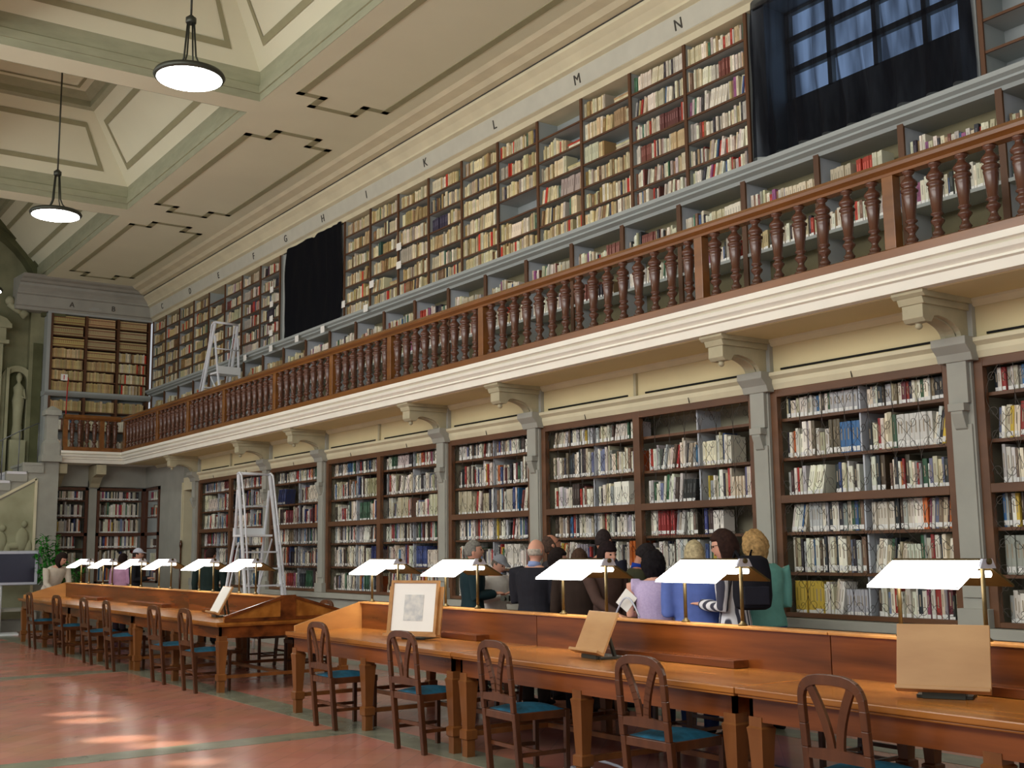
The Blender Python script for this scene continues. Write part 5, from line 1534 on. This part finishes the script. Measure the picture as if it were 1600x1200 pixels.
    for s_ in (-1, 1):
        inn, sh, el, wr, ha = arm_pts(arms[0 if s_ > 0 else 1], s_)
        pts = [inn, sh, sh.lerp(el, .5), el, el.lerp(wr, .5), wr - (wr - el).normalized() * .015]
        rd = [.055 * S, .060 * S, .052 * S, .046 * S, .042 * S, .036 * S]
        if sleeve < .2: pts, rd = pts[:2], rd[:2]
        elif sleeve < .6: pts, rd = pts[:3], rd[:3]
        limb(cb, pts, [x * bulk for x in rd], .010)
    remesh(cb, 'top', top if not isinstance(top, tuple) else cloth(top), t, .013, 2)
    if collar:
        k = MB(); loft(k, [(L_((.0, 0, .835 * H_)), Vector((.07 * S, 0, 0)), Vector((0, .078 * S, 0))), (L_((.0, 0, .862 * H_)), Vector((.062 * S, 0, -.012)), Vector((0, .064 * S, 0)))], 16)
        k.build('collar', cloth(collar), t)
    cb = MB()
    loft(cb, [ring_(z, a, b_, 0, .014) for z, a, b_ in ((.47, .095, .155), (.51, .115, .172), (.55, .108, .162), (.575, .10, .152))], 18)
    for s_ in (-1, 1): limb(cb, leg_pts(s_), [.092 * S, .088 * S, .068 * S, .066 * S, .058 * S, .06 * S], .010)
    remesh(cb, 'trousers', cloth(trousers), t, .014, 2)
    cb = MB()
    for s_ in (-1, 1):
        y = s_ * .10 * S
        loft(cb, [(Vector((-.07 * S, y, .035)), Vector((0, .02, 0)), Vector((0, 0, .03))), (Vector((-.04 * S, y, .045)), Vector((0, .036, 0)), Vector((0, 0, .042))), (Vector((.06 * S, y, .035)), Vector((0, .045, 0)), Vector((0, 0, .034))), (Vector((.15 * S, y, .025)), Vector((0, .042, 0)), Vector((0, 0, .022))), (Vector((.19 * S, y, .02)), Vector((0, .02, 0)), Vector((0, 0, .014)))], 12)
    cb.build('shoes', cloth((34, 30, 30)), t)
    return t
def ploc(px, Y):
    p = at(px, Y, 880)
    return (round(p.x, 3), Y)
DK = (34, 34, 42)
person(ploc(738, 6.9), 62, 1.66, 'grey-haired man in a dark green jacket looking right, behind the second lamp', (30, 52, 58), (50, 50, 60), 'short', (150, 148, 140), 'fair', 0, -4, -6, ('fold', 'fold'), 1.08)
person(ploc(773, 7.4), 8, 1.52, 'woman in a grey cap, white shirt and beige vest looking down at her camera', (232, 230, 226), (80, 76, 70), 'short', (120, 110, 100), 'fair', 0, 10, 22, ('fold', 'hold'), 1.0, cap=(148, 152, 160))
person(ploc(835, 6.75), 112, 1.66, 'bald man seen from behind in a dark jacket with pale blue collar', (38, 38, 46), (60, 56, 54), 'bald', (214, 204, 190), 'fair', 0, -10, 0, ('fold', 'fold'), 1.12, collar=(150, 170, 220))
person(ploc(866, 7.62), 72, 1.72, 'balding man with glasses tilting his head back to look up', (60, 56, 60), DK, 'receding', (90, 70, 60), 'tan', 0, 0, -28, ('down', 'down'), glasses=True)
person(ploc(868, 7.2), 62, 1.56, 'woman with short dark hair and glasses beside the bald man', (70, 60, 56), DK, 'bob', (42, 32, 30), 'fair', 0, -5, 0, ('fold', 'hold'), glasses=True)
person(ploc(905, 6.75), 138, 1.55, 'visitor with brown hair and a dark brown coat seen from behind', (50, 38, 32), DK, 'bob', (84, 62, 48), 'fair', 0, 0, 0, ('down', 'fold'), 1.05)
person(ploc(941, 7.6), 105, 1.76, 'tall man with thinning dark hair standing behind the others', (40, 42, 56), DK, 'receding', (60, 50, 50), 'tan', 0, 5, 4, ('down', 'down'), glasses=True)
person(ploc(945, 6.95), 2, 1.62, 'woman with a dark fringe in a brown jacket, facing right', (84, 64, 58), (50, 44, 44), 'fringe', (38, 26, 28), 'fair', 0, 0, 6, ('down', 'lean'))
person(ploc(984, 7.42), 55, 1.64, 'dark-haired visitor in an olive jacket and blue shirt, head bowed', (78, 80, 60), (40, 50, 90), 'short', (48, 42, 44), 'tan', 8, 0, 26, ('hold', 'hold'), collar=(30, 70, 180))
person(ploc(1022, 6.75), 140, 1.57, 'woman with curly black hair in a lavender top, from behind', cloth((206, 190, 226), (190, 172, 214), 60), (40, 36, 70), 'curly', (26, 22, 26), 'fair', 0, 10, 0, ('fold', 'down'), 1.04, sleeve=.1)
person(ploc(1086, 6.75), 146, 1.64, 'blonde woman in a blue shirt, from behind', (100, 122, 196), (40, 60, 110), 'long', (206, 190, 150), 'fair', 0, 0, 0, ('fold', 'fold'), 1.18, sleeve=1)
person(ploc(1146, 6.85), 205, 1.70, 'woman with short brown hair and striped scarf, face turned left, wearing a backpack', striped((226, 226, 232), (60, 60, 76)), (40, 42, 50), 'bob', (58, 38, 32), 'fair', 2, 15, 10, ('fold', 'fold'), 1.0, glasses=True)
person(ploc(1192, 7.35), 168, 1.73, 'person with curly blond hair in a teal shirt, from behind', (118, 182, 172), (50, 70, 130), 'curly', (204, 164, 108), 'fair', 6, 8, 4, ('fold', 'fold'), 1.12, sleeve=1)
person((-22.62, 5.33), 20, 1.66, 'woman with dark hair in a cream jacket leaning on the far desk', (222, 212, 196), (120, 110, 100), 'bob', (48, 36, 32), 'fair', 24, 20, 10, ('lean', 'lean'), vox=.014)
person(ploc(190, 6.8), 120, 1.56, 'visitor in a pink top among the far desk lamps', (222, 170, 206), (60, 50, 60), 'bob', (50, 36, 34), 'fair', 0, 0, 6, ('down', 'fold'), vox=.014)
person(ploc(213, 6.9), 60, 1.66, 'visitor in black with a white and blue cap at the far desks', (40, 42, 48), DK, 'short', (60, 50, 46), 'fair', 0, 0, 0, ('fold', 'fold'), vox=.014, cap=(220, 224, 240))
person(ploc(328, 7.0), 150, 1.64, 'visitor in a dark jacket standing left of the floor ladder', (36, 50, 48), DK, 'short', (54, 40, 34), 'tan', 0, -30, 0, ('down', 'down'), vox=.014)
# backpack
p = at(1176, 6.62, 930)
bp_ = empty('backpack', 'black backpack on the back of the woman with the striped scarf', 'backpack', (p.x, p.y, 0), math.radians(150))
k = MB(); loft(k, [(Vector((0, 0, z)), Vector((rx, 0, 0)), Vector((0, ry, 0))) for z, rx, ry in ((1.02, .05, .10), (1.04, .09, .14), (1.12, .10, .155), (1.30, .095, .15), (1.40, .075, .13), (1.43, .03, .08))], 18)
remesh(k, 'pack', cloth((26, 26, 34)), bp_, .012, 2)
k = MB(); k.box(-.115, -.09, -.10, .10, 1.06, 1.20); k.build('pocket', cloth((34, 34, 44)), bp_, bevel=.01)
k = MB(); k.tube([(.08, .06, 1.40), (.14, .08, 1.46), (.22, .08, 1.40)], .014, 6); k.tube([(0, 0, 1.42), (-.02, 0, 1.47), (.03, 0, 1.43)], .008, 6); k.build('strap', cloth((20, 20, 26)), bp_)
p = at(979, 6.55, 938)
k = MB(); k.box(-.065, .065, -.002, .002, -.08, .08); o = k.build('paper_sheet', M['paper'], None, loc=(p.x, p.y, p.z), rot=(.1, .7, .5)); tag(o, 'small white leaflet held up beside the lavender top', 'paper')
p = at(790, 7.0, 935)
k = MB(); k.box(-.05, .05, -.02, .02, -.03, .03); k.tube([(0, -.02, 0), (0, -.045, 0)], .02, 12); o = k.build('camera', M['dark_metal'], None, loc=(p.x, p.y, p.z), rot=(0, 0, .4)); tag(o, 'small dark camera in the hands of the woman in the cap', 'camera')
q = MB(); p = at(980, 6.5, 955); q.tube([(p.x + .16 * (a - .5) * 2 * 1, p.y, .92 + .16 * math.sin(PI * a)) for a in [k / 12 for k in range(13)]], .008, 6)
tag(q.build('bag_handle', M['silver']), 'white looped handle showing above the partition near the lavender top', 'handle')
